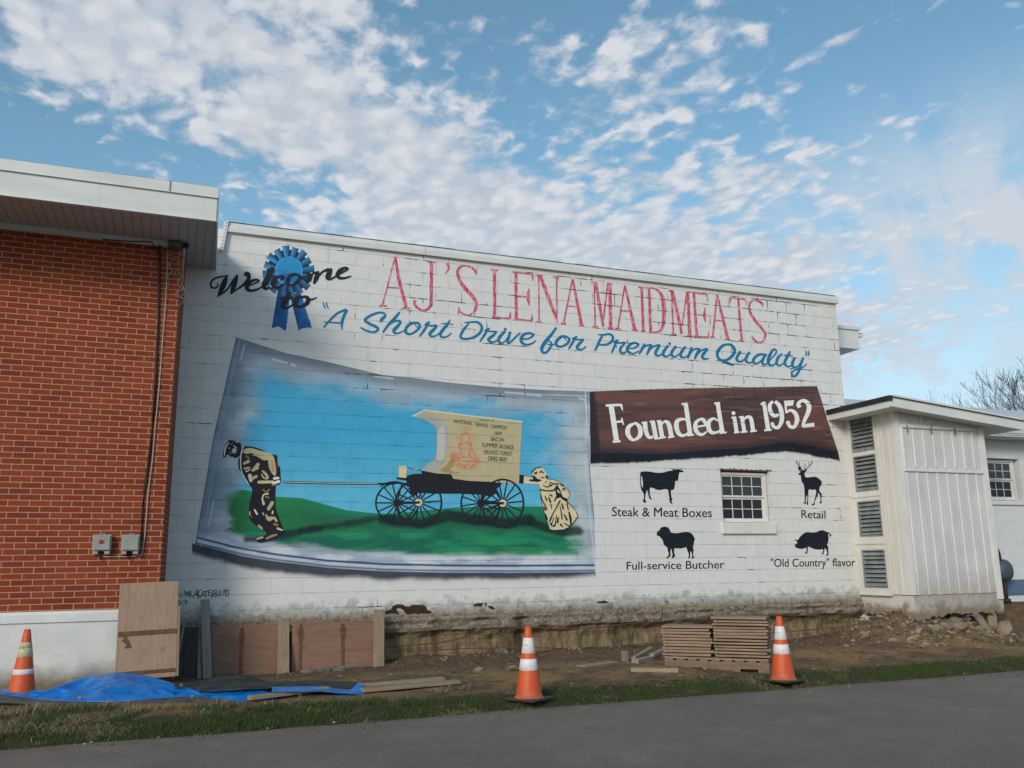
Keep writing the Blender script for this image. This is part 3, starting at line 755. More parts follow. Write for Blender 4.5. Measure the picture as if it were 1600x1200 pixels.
for i, (r, c) in enumerate(((224, cc(26, 98, 156)), (214, cc(60, 152, 198)), (196, cc(42, 132, 184)))): a.disc(451.3, 422.5, r / 10, c, 40)
a.poly([f2(*p) for p in ((330, 515), (420, 455), (560, 470), (700, 480), (705, 520), (660, 585), (560, 625), (460, 622), (380, 585))], col=cc(30, 102, 172))
ROS = a.m.obj('painted_rosette', OVER, blk)

a = Art(.0065, True)
F1 = (320, 380, 10)
for S in ([(190, 625, 14), (208, 668, 24), (160, 702, 24), (108, 690, 30), (92, 645, 28), (115, 588, 26), (180, 542, 26), (270, 522, 24), (362, 505, 12)],
          [(345, 508, 30), (312, 600, 78), (275, 690, 84), (242, 760, 58), (203, 836, 20)], [(208, 830, 20), (290, 775, 28), (370, 700, 26), (430, 600, 28), (500, 512, 34)],
          [(505, 508, 34), (482, 580, 70), (455, 670, 78), (430, 740, 58), (410, 790, 26)], [(410, 788, 22), (500, 724, 28), (580, 670, 36), (655, 604, 56), (688, 540, 58), (684, 488, 56), (650, 470, 54), (632, 492, 40), (648, 512, 22)],
          [(690, 668, 16), (762, 640, 22), (828, 602, 30), (842, 582, 26), (800, 570, 30), (722, 602, 52), (668, 660, 70), (662, 712, 66), (712, 742, 44), (802, 730, 34), (885, 688, 24)],
          [(1050, 410, 84), (1020, 470, 96), (985, 540, 96), (945, 620, 96), (925, 675, 80), (955, 712, 46), (1015, 690, 28)], [(885, 688, 24), (925, 640, 24), (950, 590, 30)],
          [(1200, 560, 44), (1228, 540, 54), (1190, 520, 40), (1118, 542, 54), (1070, 612, 82), (1078, 672, 66), (1135, 695, 40), (1222, 650, 28), (1290, 602, 26)],
          [(1470, 505, 36), (1400, 490, 46), (1328, 522, 64), (1292, 600, 72), (1312, 652, 50), (1372, 656, 36), (1442, 606, 60), (1490, 548, 58), (1470, 505, 36)], [(1480, 518, 24), (1545, 532, 26), (1610, 512, 24)]):
    a.stroke(frame(*F1, S))
for S in ([(770, 520, 24), (850, 492, 40), (835, 545, 78), (800, 610, 52)], [(830, 535, 20), (890, 475, 28), (955, 455, 34)], [(968, 455, 44), (945, 535, 78), (908, 620, 44)], [(950, 545, 22), (1035, 452, 34), (1125, 412, 46)],
          [(1165, 420, 62), (1135, 490, 86), (1118, 545, 66), (1180, 556, 34), (1268, 500, 26)], [(1285, 492, 22), (1380, 442, 28), (1432, 402, 34), (1390, 386, 38), (1312, 430, 66), (1272, 500, 68), (1312, 546, 46), (1402, 542, 32), (1482, 514, 20)],
          [(520, 785, 56), (490, 850, 92), (438, 930, 96), (420, 995, 72), (470, 1018, 40), (562, 970, 26), (612, 925, 22)], [(385, 862, 36), (480, 862, 40), (565, 850, 30)],
          [(720, 846, 40), (655, 852, 72), (618, 920, 86), (640, 985, 54), (720, 988, 42), (800, 930, 72), (812, 866, 62), (765, 836, 44), (720, 846, 40)], [(800, 872, 34), (870, 880, 28), (945, 852, 18)]):
    a.stroke(frame(*F2, S))
a.part('greeting_lettering', P_BLACK, blk)

# ------------------------------------------------------------------ blue script
a = Art(.0035, True)
SCR = {(500, 460, 10): ([(62, 512, 26), (150, 410, 36), (262, 302, 38), (395, 240, 38)], [(415, 255, 46), (372, 340, 48), (342, 450, 44), (345, 550, 16)], [(65, 430, 18), (180, 440, 24), (320, 445, 24)],
   [(50, 135, 20), (62, 180, 24), (84, 220, 16)], [(98, 132, 20), (108, 175, 24), (130, 215, 16)],
   [(945, 425, 30), (965, 385, 52), (1018, 340, 38), (1000, 296, 30), (920, 285, 34), (790, 330, 42), (702, 400, 44), (760, 452, 44), (880, 510, 46), (902, 556, 42), (830, 590, 32), (720, 565, 32), (640, 522, 26)],
   [(1238, 285, 34), (1160, 380, 50), (1060, 485, 42), (985, 590, 32)], [(1070, 482, 18), (1180, 415, 28), (1255, 425, 36), (1220, 490, 50), (1155, 560, 54), (1172, 606, 36), (1242, 600, 26), (1325, 558, 20)],
   [(1522, 446, 34), (1430, 450, 42), (1350, 520, 48), (1338, 590, 48), (1400, 622, 36), (1492, 580, 36), (1552, 510, 44), (1540, 452, 36), (1500, 440, 30)], [(1478, 470, 16), (1520, 512, 18), (1582, 520, 12)]),
 (640, 460, 10): ([(300, 440, 40), (255, 475, 50)], [(280, 470, 30), (240, 540, 42), (160, 648, 30)], [(250, 475, 30), (330, 490, 28), (420, 488, 32), (378, 545, 48), (315, 612, 50), (340, 655, 36), (410, 645, 26), (470, 598, 20)],
   [(632, 400, 20), (580, 480, 44), (500, 580, 50), (480, 640, 42), (520, 672, 32), (590, 655, 28), (650, 608, 20)], [(490, 460, 12), (580, 455, 24), (682, 472, 10)],
   [(865, 440, 22), (950, 434, 28), (1060, 436, 36), (1125, 500, 42), (1110, 582, 44), (1020, 662, 42), (900, 695, 36), (810, 685, 38), (800, 630, 42), (850, 540, 42), (920, 460, 26)],
   [(1238, 535, 34), (1190, 565, 48)], [(1215, 548, 30), (1180, 615, 40), (1102, 730, 28)], [(1190, 568, 28), (1270, 580, 26), (1352, 586, 28), (1300, 645, 46), (1232, 702, 48), (1272, 745, 34), (1350, 730, 24), (1425, 676, 20)]),
 (780, 480, 10): ([(78, 390, 42), (10, 460, 48), (-14, 520, 46), (32, 560, 32), (92, 530, 22), (150, 440, 20)], [(168, 395, 42), (146, 470, 48), (132, 545, 44), (158, 562, 28), (240, 482, 32), (322, 408, 28)],
   [(360, 497, 26), (460, 490, 28), (530, 435, 36), (470, 405, 34), (380, 430, 46), (338, 502, 50), (370, 570, 42), (450, 586, 32), (530, 556, 28), (566, 524, 22)],
   [(885, 328, 36), (820, 420, 46), (720, 540, 58), (664, 640, 54), (680, 706, 40), (740, 702, 38), (800, 620, 38), (812, 560, 32), (768, 518, 24)], [(750, 575, 16), (830, 590, 24), (892, 556, 20)],
   [(1050, 460, 34), (968, 462, 44), (890, 540, 50), (900, 600, 42), (970, 615, 36), (1060, 570, 40), (1092, 500, 38), (1040, 455, 32)], [(1008, 475, 16), (1052, 522, 14)],
   [(1205, 465, 36), (1158, 495, 48)], [(1190, 480, 30), (1150, 545, 40), (1090, 642, 30)], [(1160, 492, 28), (1225, 510, 26), (1312, 508, 30), (1250, 572, 48), (1215, 632, 48), (1262, 666, 34), (1320, 645, 28), (1352, 616, 20)]),
 (920, 480, 10): ([(208, 445, 34), (150, 560, 44), (100, 672, 30)], [(150, 430, 20), (230, 432, 28), (320, 420, 34), (372, 462, 40), (360, 530, 42), (280, 582, 36), (165, 588, 26)],
   [(445, 520, 42), (405, 548, 46)], [(425, 545, 28), (400, 612, 40), (360, 704, 30)], [(410, 555, 28), (470, 562, 24), (560, 558, 28), (500, 632, 42), (490, 692, 42), (542, 716, 30), (605, 680, 22)],
   [(615, 640, 22), (700, 640, 28), (772, 590, 36), (720, 556, 32), (650, 580, 42), (600, 642, 48), (620, 700, 42), (692, 726, 28), (775, 688, 22)],
   [(868, 580, 34), (830, 650, 42), (790, 724, 32)], [(810, 690, 16), (880, 612, 26), (960, 588, 34)], [(975, 600, 42), (940, 662, 46), (910, 734, 34)], [(930, 700, 16), (1000, 622, 26), (1092, 590, 34)],
   [(1102, 600, 42), (1052, 682, 48), (1042, 734, 44), (1092, 757, 30), (1162, 720, 22)], [(1228, 610, 42), (1170, 692, 48), (1160, 744, 44), (1212, 772, 30), (1282, 730, 22)],
   [(1352, 618, 42), (1300, 692, 48), (1290, 744, 44), (1342, 777, 30), (1412, 730, 24)], [(1502, 625, 40), (1442, 710, 48), (1436, 768, 42), (1492, 787, 28), (1562, 742, 22)]),
 (1060, 500, 10): ([(205, 438, 40), (175, 520, 46), (148, 592, 32)], [(160, 560, 16), (240, 462, 26), (312, 448, 34)], [(325, 462, 42), (282, 540, 46), (256, 602, 32)], [(280, 570, 16), (350, 482, 26), (432, 450, 34)],
   [(448, 460, 42), (390, 532, 48), (370, 580, 44), (404, 607, 34), (472, 605, 18)],
   [(750, 380, 34), (680, 410, 46), (610, 500, 50), (620, 590, 42), (690, 632, 38), (780, 610, 44), (862, 530, 50), (872, 450, 48), (820, 390, 42), (750, 380, 34)], [(592, 630, 12), (690, 636, 36), (760, 670, 42), (830, 697, 36), (882, 692, 8)],
   [(962, 500, 42), (920, 570, 48), (910, 622, 44), (962, 652, 32), (1032, 612, 24), (1075, 550, 22)], [(1105, 510, 40), (1060, 582, 48), (1055, 642, 42), (1112, 672, 28), (1175, 638, 22)],
   [(1342, 540, 36), (1260, 540, 40), (1180, 602, 46), (1170, 660, 42), (1222, 682, 32), (1292, 632, 26), (1358, 545, 24)], [(1365, 540, 36), (1320, 612, 46), (1310, 672, 42), (1352, 697, 30), (1425, 648, 22)]),
 (1160, 500, 10): ([(395, 655, 22), (470, 582, 24), (525, 512, 28), (520, 466, 30), (480, 466, 38), (430, 540, 48), (400, 632, 50), (415, 692, 40), (472, 707, 28), (545, 655, 22)],
   [(575, 560, 40), (540, 622, 46), (535, 682, 42), (582, 714, 28), (645, 676, 22)], [(738, 500, 34), (700, 572, 46), (660, 662, 46), (680, 712, 36), (732, 727, 26), (795, 685, 22)], [(650, 550, 18), (720, 552, 26), (782, 556, 12)],
   [(812, 600, 42), (780, 672, 48), (790, 732, 38), (852, 732, 28), (902, 682, 24), (940, 620, 24)], [(945, 598, 40), (910, 692, 46), (882, 792, 44), (830, 872, 38), (780, 872, 36), (775, 820, 28), (832, 775, 26), (922, 750, 26), (1002, 692, 18)],
   [(990, 488, 20), (996, 530, 26), (980, 556, 16)], [(1035, 488, 20), (1036, 530, 26), (1020, 560, 16)])}
for fr, strokes in SCR.items():
    for S in strokes: a.stroke(frame(*fr, S))
for (x, y, r) in ((789.3, 514.5, 2.5), (1046.2, 537, 2.2), (1220.5, 554, 2.0)): a.disc(x, y, r)
a.part('slogan_lettering', P_BLUE, blk)

# ------------------------------------------------------------------ tall red letters
a = Art(.0035, True)
RED = {(580, 380, 10): ([(368, 235, 22), (175, 970, 28)], [(375, 225, 42), (440, 600, 54), (545, 1005, 54)], [(260, 690, 22), (440, 702, 22)], [(120, 975, 26), (245, 982, 24)], [(475, 1012, 28), (605, 1018, 26)], [(352, 222, 26), (400, 226, 22)],
     [(940, 300, 54), (936, 900, 56), (920, 980, 50), (870, 1036, 42), (800, 1050, 38), (722, 1010, 38), (678, 950, 48), (682, 890, 44)], [(880, 290, 26), (1002, 300, 28)],
     [(1182, 320, 74), (1206, 345, 36), (1205, 405, 36), (1160, 478, 20)]),
  (720, 390, 10): ([(238, 390, 16), (205, 312, 38), (130, 266, 30), (50, 250, 28), (-20, 280, 44), (-52, 345, 52), (-38, 430, 56), (12, 535, 62), (100, 640, 64), (190, 740, 62), (236, 832, 54), (232, 922, 44), (190, 990, 36), (120, 1024, 28), (40, 1005, 28), (-18, 960, 34), (-36, 895, 20)],
     [(243, 280, 16), (240, 392, 20)], [(-36, 900, 18), (-40, 1012, 22)],
     [(525, 320, 50), (527, 1045, 54)], [(472, 316, 28), (582, 326, 26)], [(488, 1052, 36), (600, 1062, 26), (762, 1078, 30)], [(776, 968, 14), (765, 1080, 44)],
     [(860, 360, 52), (866, 1085, 54)], [(805, 350, 26), (1000, 372, 28), (1122, 390, 36)], [(1122, 395, 38), (1116, 494, 12)], [(880, 730, 24), (1050, 736, 28)], [(1066, 606, 14), (1048, 736, 58), (1068, 884, 14)], [(830, 1082, 30), (1112, 1112, 24)], [(1114, 1002, 12), (1106, 1112, 40)],
     [(1215, 420, 22), (1222, 1115, 26)], [(1238, 412, 62), (1380, 780, 60), (1488, 1075, 40), (1506, 1155, 8)], [(1495, 430, 26), (1499, 1085, 24)], [(1170, 405, 26), (1280, 405, 30)], [(1442, 430, 26), (1538, 440, 22)], [(1180, 1128, 28), (1262, 1132, 28)]),
  (860, 410, 10): ([(342, 262, 26), (205, 958, 30)], [(346, 265, 42), (485, 985, 56)], [(270, 682, 22), (420, 692, 22)], [(162, 950, 30), (248, 962, 26)], [(448, 985, 28), (530, 992, 28)],
     [(680, 310, 22), (700, 992, 26)], [(702, 312, 56), (812, 930, 44), (824, 1012, 6)], [(826, 890, 26), (895, 330, 28)], [(928, 330, 54), (940, 1022, 58)], [(632, 312, 26), (728, 312, 24)], [(886, 326, 20), (972, 340, 28)], [(658, 1000, 24), (752, 1006, 22)], [(893, 1026, 28), (988, 1030, 24)],
     [(1160, 360, 26), (1055, 1022, 28)], [(1164, 365, 36), (1320, 1062, 58)], [(1095, 752, 26), (1238, 764, 24)], [(1012, 1030, 28), (1098, 1042, 20)], [(1272, 1055, 24), (1368, 1066, 24)],
     [(1424, 390, 46), (1450, 1072, 50)], [(1372, 388, 26), (1468, 396, 26)], [(1412, 1072, 28), (1490, 1078, 26)]),
  (1000, 420, 10): ([(140, 308, 44), (165, 985, 52)], [(92, 300, 22), (200, 304, 24), (282, 340, 40), (342, 430, 60), (368, 560, 68), (372, 760, 64), (350, 900, 52), (290, 982, 36), (140, 996, 28)],
     [(490, 340, 32), (520, 1002, 28)], [(502, 342, 52), (636, 940, 48), (652, 1022, 6)], [(656, 890, 22), (730, 370, 26)], [(745, 370, 52), (776, 1042, 58)], [(448, 345, 32), (522, 345, 24)], [(718, 366, 24), (784, 370, 24)], [(486, 1014, 30), (574, 1030, 24)], [(736, 1046, 30), (818, 1052, 26)],
     [(840, 382, 42), (886, 1052, 46)], [(798, 370, 22), (920, 384, 28), (1042, 396, 32)], [(1040, 400, 34), (1050, 518, 10)], [(870, 715, 20), (1000, 726, 26)], [(1012, 596, 14), (1004, 726, 46), (1022, 838, 12)], [(838, 1050, 26), (1062, 1070, 24)], [(1075, 966, 12), (1062, 1072, 34)],
     [(1200, 405, 26), (1135, 1062, 36)], [(1206, 410, 36), (1368, 1094, 54)], [(1150, 802, 26), (1290, 816, 24)], [(1092, 1066, 26), (1172, 1072, 24)], [(1326, 1100, 24), (1408, 1106, 22)]),
  (1100, 440, 11.43): ([(608, 300, 40), (670, 1045, 54)], [(452, 288, 26), (600, 300, 28), (748, 320, 30)], [(468, 288, 38), (470, 394, 14)], [(738, 320, 32), (760, 430, 12)], [(616, 1050, 28), (708, 1058, 24)],
     [(1046, 458, 12), (1040, 402, 42), (980, 352, 46), (900, 330, 30), (838, 362, 36), (804, 450, 40), (820, 540, 50), (900, 680, 52), (1000, 800, 50), (1080, 900, 48), (1090, 972, 48), (1058, 1060, 40), (990, 1090, 34), (920, 1066, 42), (870, 1004, 44), (855, 962, 18)])}
for fr, strokes in RED.items():
    for S in strokes: a.stroke(frame(*fr, [(p[0], p[1], p[2] * .92) for p in S]), caps=False)
a.part('company_name_lettering', P_RED, blk)

# ------------------------------------------------------------------ banner lettering
a = Art(.0045, True)
BAN = {(920, 600, 8): ([(278, 275, 66), (345, 712, 64)], [(210, 270, 30), (320, 264, 30), (412, 262, 32)], [(402, 265, 36), (422, 332, 12)], [(330, 476, 26), (420, 466, 30)], [(408, 424, 18), (432, 512, 18)], [(298, 722, 30), (396, 714, 28)],
     [(560, 495, 30), (496, 540, 54), (486, 620, 60), (530, 688, 44), (580, 694, 34), (638, 640, 56), (638, 550, 56), (592, 495, 36), (560, 495, 30)],
     [(700, 488, 58), (712, 590, 54), (745, 660, 46), (790, 664, 30), (826, 622, 24)], [(798, 472, 56), (838, 675, 54)], [(658, 486, 22), (728, 478, 20)], [(758, 472, 22), (820, 464, 20)], [(818, 686, 22), (888, 678, 20)],
     [(880, 468, 54), (916, 668, 54)], [(848, 466, 22), (902, 460, 20)], [(874, 680, 24), (962, 664, 20)], [(898, 530, 16), (930, 480, 28), (970, 474, 44), (1004, 520, 56), (1030, 655, 56)], [(988, 670, 24), (1070, 656, 20)],
     [(1232, 462, 20), (1180, 438, 30), (1106, 462, 52), (1094, 540, 58), (1122, 618, 52), (1172, 646, 36), (1226, 624, 26), (1250, 590, 22)], [(1208, 248, 54), (1266, 632, 56)], [(1158, 252, 24), (1232, 244, 22)], [(1228, 646, 22), (1314, 634, 22)],
     [(1345, 536, 22), (1482, 514, 24)], [(1466, 510, 40), (1430, 450, 46), (1380, 446, 34), (1334, 492, 48), (1334, 570, 54), (1370, 620, 46), (1422, 630, 32), (1478, 592, 18)]),
   (1110, 600, 7.62): ([(92, 440, 18), (35, 412, 28), (-18, 450, 48), (-24, 520, 54), (8, 574, 46), (58, 580, 32), (104, 560, 24), (126, 525, 20)], [(84, 232, 50), (140, 572, 52)], [(42, 232, 24), (112, 224, 20)], [(106, 586, 22), (192, 576, 20)],
     [(284, 400, 46), (310, 572, 46)], [(248, 402, 22), (306, 394, 18)], [(278, 580, 22), (342, 572, 20)], [(374, 394, 46), (402, 567, 46)], [(338, 396, 20), (396, 388, 18)], [(358, 574, 22), (438, 566, 20)],
     [(395, 424, 20), (440, 392, 34), (482, 418, 48), (506, 558, 48)], [(472, 566, 22), (552, 556, 20)], [(634, 212, 46), (686, 546, 52)], [(594, 246, 18), (644, 214, 24)], [(638, 552, 24), (726, 546, 22)],
     [(742, 207, 32), (705, 252, 44), (714, 330, 50), (758, 378, 42), (812, 364, 32)], [(768, 206, 36), (820, 262, 52), (846, 350, 54), (846, 440, 50), (808, 514, 42), (760, 514, 38), (736, 480, 42), (742, 458, 30)],
     [(888, 204, 28), (902, 350, 24)], [(905, 342, 22), (952, 312, 32), (1010, 352, 50), (1030, 430, 54), (998, 508, 42), (950, 508, 42), (924, 466, 46), (916, 440, 34)],
     [(1062, 280, 46), (1044, 240, 46), (1080, 202, 36), (1132, 207, 46), (1172, 262, 54), (1160, 342, 52), (1120, 430, 42), (1094, 508, 28)], [(1095, 502, 40), (1235, 484, 48)])}
for fr, strokes in BAN.items():
    for S in strokes: a.stroke(frame(*fr, S), caps=False)
a.poly([(1110 + x / 7.62, 600 + y / 7.62) for x, y in ((872, 200), (996, 194), (980, 258), (888, 264))])
a.disc(1145.8, 645.7, 3.1)
a.part('banner_lettering', P_CREAMW, blk, under=ban)

# ------------------------------------------------------------------ animals and captions
def silhouette(name, fr, pts, holes=(), strokes=()):
    a = Art(.004)
    a.smooth_poly([p[:2] for p in frame(*fr, pts)], [[p[:2] for p in frame(*fr, h)] for h in holes], n=3)
    for S in strokes: a.stroke(frame(*fr, S), n=4)
    a.part(name, P_INK, blk)
silhouette('painted_cow', (990, 720, 15), [(160, 265), (190, 255), (290, 247), (400, 258), (500, 275), (590, 283), (690, 275), (760, 258), (820, 238), (900, 230), (935, 208), (990, 200), (1040, 196), (1075, 206), (1095, 218), (1140, 225), (1170, 245), (1150, 268), (1085, 266), (1065, 290), (1050, 370), (1038, 450), (1015, 470), (985, 462), (972, 490), (965, 560), (950, 650), (920, 680), (875, 688), (875, 780), (890, 870), (912, 910), (890, 920), (890, 960), (910, 1000), (870, 1000), (840, 950), (835, 880), (820, 780), (805, 690), (760, 662), (680, 672), (600, 685), (540, 675), (460, 640), (390, 628), (375, 660), (375, 760), (395, 850), (428, 895), (385, 898), (360, 860), (340, 780), (320, 700), (306, 690), (285, 760), (270, 850), (270, 920), (300, 975), (235, 975), (215, 930), (235, 890), (240, 800), (225, 750), (180, 680), (160, 600), (150, 450), (152, 300)],
    holes=[[(182, 335), (196, 380), (212, 480), (218, 560), (206, 640), (184, 590), (170, 480), (170, 380)]], strokes=[[(960, 205, 16), (910, 195, 18), (865, 178, 8)], [(1060, 208, 14), (1110, 196, 14), (1155, 170, 6)]])
silhouette('painted_deer', (1230, 710, 13.33), [(225, 408), (250, 388), (270, 370), (262, 345), (238, 325), (226, 290), (222, 258), (262, 268), (275, 300), (286, 335), (315, 330), (345, 325), (400, 305), (398, 342), (365, 378), (358, 402), (375, 470), (430, 478), (540, 468), (600, 470), (640, 490), (690, 535), (720, 575), (710, 620), (718, 655), (690, 650), (670, 700), (665, 760), (710, 810), (715, 870), (705, 940), (718, 1000), (690, 1022), (668, 1010), (690, 970), (688, 900), (680, 850), (640, 800), (635, 850), (600, 920), (570, 990), (568, 1045), (520, 1062), (508, 1045), (550, 1010), (570, 930), (590, 850), (600, 790), (590, 735), (510, 735), (450, 730), (438, 790), (435, 900), (430, 980), (435, 1040), (405, 1048), (400, 1020), (412, 960), (415, 870), (400, 850), (390, 900), (385, 980), (382, 1020), (340, 1028), (335, 1015), (362, 980), (362, 900), (358, 800), (352, 690), (335, 620), (300, 570), (285, 500), (278, 430), (240, 428)],
    strokes=[[(318, 328, 18), (272, 278, 18), (235, 230, 16), (200, 180, 14), (174, 136, 9)], [(245, 232, 14), (256, 148, 9)], [(200, 182, 9), (208, 134, 8)], [(275, 258, 10), (302, 244, 7)], [(370, 322, 16), (420, 276, 14), (470, 230, 14), (510, 190, 12), (533, 150, 8)], [(358, 304, 12), (370, 222, 11), (352, 180, 7)], [(466, 224, 10), (428, 150, 8)], [(500, 202, 9), (500, 144, 8)]])
silhouette('painted_sheep', (1015, 815, 17.14), [(185, 350), (190, 310), (230, 250), (265, 220), (290, 170), (340, 145), (400, 135), (470, 150), (520, 190), (550, 250), (570, 290), (640, 305), (750, 308), (850, 290), (950, 278), (1030, 280), (1110, 310), (1160, 370), (1200, 440), (1208, 480), (1190, 515), (1180, 600), (1160, 680), (1165, 740), (1182, 770), (1165, 820), (1165, 900), (1190, 950), (1165, 980), (1120, 998), (1115, 980), (1140, 940), (1130, 860), (1105, 790), (1085, 830), (1080, 930), (1075, 970), (1050, 990), (1025, 985), (1045, 930), (1040, 850), (1010, 780), (975, 690), (900, 705), (800, 718), (670, 712), (655, 760), (660, 860), (685, 915), (650, 950), (615, 985), (585, 975), (600, 940), (610, 880), (595, 800), (580, 735), (560, 740), (555, 850), (560, 910), (510, 950), (480, 990), (445, 980), (460, 950), (505, 900), (510, 860), (485, 780), (465, 690), (400, 640), (365, 580), (350, 500), (300, 440), (260, 390), (215, 380)])
silhouette('painted_pig', (1230, 820, 20), [(225, 625), (270, 600), (300, 575), (305, 540), (290, 505), (250, 490), (230, 460), (290, 470), (350, 455), (370, 410), (430, 340), (520, 265), (600, 235), (680, 235), (800, 245), (890, 235), (960, 205), (1040, 175), (1100, 170), (1170, 190), (1240, 225), (1320, 255), (1340, 285), (1410, 330), (1370, 325), (1330, 375), (1310, 330), (1335, 300), (1275, 285), (1290, 420), (1270, 560), (1240, 620), (1280, 700), (1275, 800), (1290, 910), (1255, 960), (1205, 958), (1215, 930), (1245, 900), (1230, 820), (1195, 740), (1170, 740), (1150, 830), (1135, 905), (1110, 920), (1065, 912), (1080, 890), (1110, 850), (1115, 760), (1020, 775), (920, 770), (820, 750), (740, 715), (650, 680), (640, 760), (630, 850), (610, 895), (555, 898), (555, 875), (590, 840), (600, 770), (590, 710), (520, 740), (430, 750), (330, 735), (260, 700), (235, 660)])
for s, TL, TR, BR, BL in (("Steak & Meat Boxes", (956.2, 791.2), (1112, 793.2), (1112, 808.2), (956.2, 806.4)), ("Retail", (1252, 796), (1289.5, 797), (1289.5, 810.4), (1252, 809.2)),
                          ("Full-service Butcher", (979, 876.8), (1131.5, 874.6), (1131.5, 888), (979, 890.2)), ('"Old Country" flavor', (1204, 872.2), (1336, 871.4), (1336, 884.6), (1204, 885.8))):
    a = Art(.004)
    for ex in (-.15, .15): a.text(s, *[(p[0] + ex, p[1]) for p in (TL, TR, BR, BL)])
    a.part('caption_lettering', P_TEXT, blk)

# ------------------------------------------------------------------ wagon, man and woman inside the picture
CREAM, CREAM2, TAN, INK, GREYC = cc(174, 164, 128), cc(198, 190, 160), cc(134, 108, 66), cc(24, 24, 32), cc(158, 160, 152)
a = Art(.0045)
G1 = (570, 630, 5.714); G2 = (700, 630, 5.714)
def g1(L): return frame(*G1, L)
def g2(L): return frame(*G2, L)
def wheel(fr, cx, cy, rx, ry, w, n, hub, ph=0.0):
    pts = [(cx + rx * math.cos(2 * math.pi * k / 40), cy - ry * math.sin(2 * math.pi * k / 40), w) for k in range(41)]
    a.stroke(frame(*fr, pts), INK, smooth=False, caps=False)
    for k in range(n):
        t = 2 * math.pi * (k + ph) / n
        a.stroke(frame(*fr, [(cx, cy, 12), (cx + rx * math.cos(t), cy - ry * math.sin(t), 11)]), INK, smooth=False, caps=False)
    p = frame(*fr, [(cx, cy)])[0]; k = 1 / fr[2]
    a.disc(p[0], p[1], 32 * k, INK)
    if hub: a.disc(p[0], p[1], 33 * k, CREAM2); a.disc(p[0], p[1], 15 * k, TAN); a.disc(p[0], p[1], 8 * k, INK)
wheel(G1, 288, 890, 190, 178, 15, 14, False); wheel(G2, 292, 892, 176, 186, 15, 14, False, .3)
a.stroke(g1([(-720, 705, 22), (-300, 716, 20), (110, 720, 18), (270, 716, 18)]), INK, n=3); a.stroke(g1([(-720, 704, 7), (-300, 715, 6), (110, 719, 6)]), cc(188, 180, 160), n=3)
a.stroke(g1([(140, 745, 10), (200, 712, 14), (280, 704, 16), (350, 720, 16), (420, 740, 16)]), INK)
a.poly([p[:2] for p in g1([(505, 602), (770, 632), (790, 672), (914, 690), (1112, 700), (1228, 716), (1180, 762), (1105, 832), (1042, 818), (850, 808), (620, 808), (480, 800), (420, 832), (398, 800), (402, 742), (370, 692), (275, 676), (290, 662), (370, 670), (380, 645), (450, 630), (508, 630)])], col=INK)
cover = g1([(425, 118), (535, 62), (600, 68), (914, 110), (1402, 166), (1375, 720), (1112, 702), (914, 692), (790, 674), (770, 634), (640, 627), (505, 600), (560, 545), (630, 495), (640, 430), (642, 240), (620, 200), (570, 165), (500, 140)])
a.poly([p[:2] for p in cover], col=CREAM)
a.smooth_poly([p[:2] for p in g1([(425, 118), (500, 140), (570, 165), (620, 200), (642, 240), (640, 430), (630, 495), (560, 548), (505, 600), (625, 602), (690, 545), (728, 480), (742, 350), (735, 210), (700, 150), (610, 108), (520, 100)])], col=GREYC, n=3)
a.smooth_poly([p[:2] for p in g1([(650, 250), (648, 420), (640, 500), (690, 520), (712, 440), (716, 280), (700, 200)])], col=cc(176, 178, 170), n=3)
a.stroke(g1([(425, 116, 9), (535, 62, 11), (914, 110, 10), (1402, 166, 10)]), cc(206, 200, 172), smooth=False)
a.smooth_poly([p[:2] for p in g1([(660, 600), (720, 560), (800, 470), (790, 560), (760, 600), (850, 620), (780, 632)])], col=cc(150, 134, 92), n=3)
a.poly([p[:2] for p in g1([(305, 560), (375, 563), (368, 668), (303, 660)])], col=cc(208, 190, 142)); a.stroke(g1([(318, 578, 10), (360, 580, 10)]), CREAM); a.stroke(g1([(375, 566, 5), (410, 582, 5), (440, 592, 7), (500, 602, 5)]), INK); a.disc(570 + 455 / 5.714, 630 + 590 / 5.714, 4, cc(150, 138, 108), ry=2.6)
wheel(G1, 480, 886, 204, 204, 16, 14, True, .15); wheel(G2, 487, 893, 186, 212, 16, 15, True, .2)
a.stroke(g1([(290, 888, 26), (470, 888, 20)]), INK); a.stroke(g2([(290, 890, 26), (480, 892, 20)]), INK); a.stroke(g2([(345, 970, 10), (470, 900, 10)]), INK); a.stroke(g2([(410, 790, 26), (345, 860, 8)]), INK)
a.part('painted_wagon', OVER, blk, under=pic)
a = Art(.009)
for s, TL, TR, BR, BL in (("WINNER OF", (276, 141), (406, 150), (404, 164), (274, 154)), ("NATIONAL", (50, 140), (218, 162), (218, 198), (50, 174)), ("GRAND", (240, 167), (357, 182), (357, 218), (240, 203)), ("CHAMPION", (378, 184), (523, 200), (523, 236), (378, 222)),
     ("HAM", (416, 248), (476, 253), (476, 288), (416, 284)), ("BACON", (385, 300), (498, 306), (498, 343), (385, 338)), ("SUMMER", (303, 351), (441, 358), (441, 397), (303, 390)), ("SAUSAGE", (452, 363), (584, 374), (582, 412), (452, 402)),
     ("SMOKED", (318, 416), (446, 422), (446, 460), (318, 455)), ("TURKEY", (460, 424), (572, 432), (568, 470), (460, 464)), ("DRIED", (358, 470), (446, 477), (446, 518), (358, 512)), ("BEEF", (458, 478), (527, 484), (523, 524), (458, 518))):
    a.text(s, *[p[:2] for p in g2([TL, TR, BR, BL])], bold=.012)
a.part('wagon_lettering', P_TEXT, blk, under=pic)
a = Art(.009)
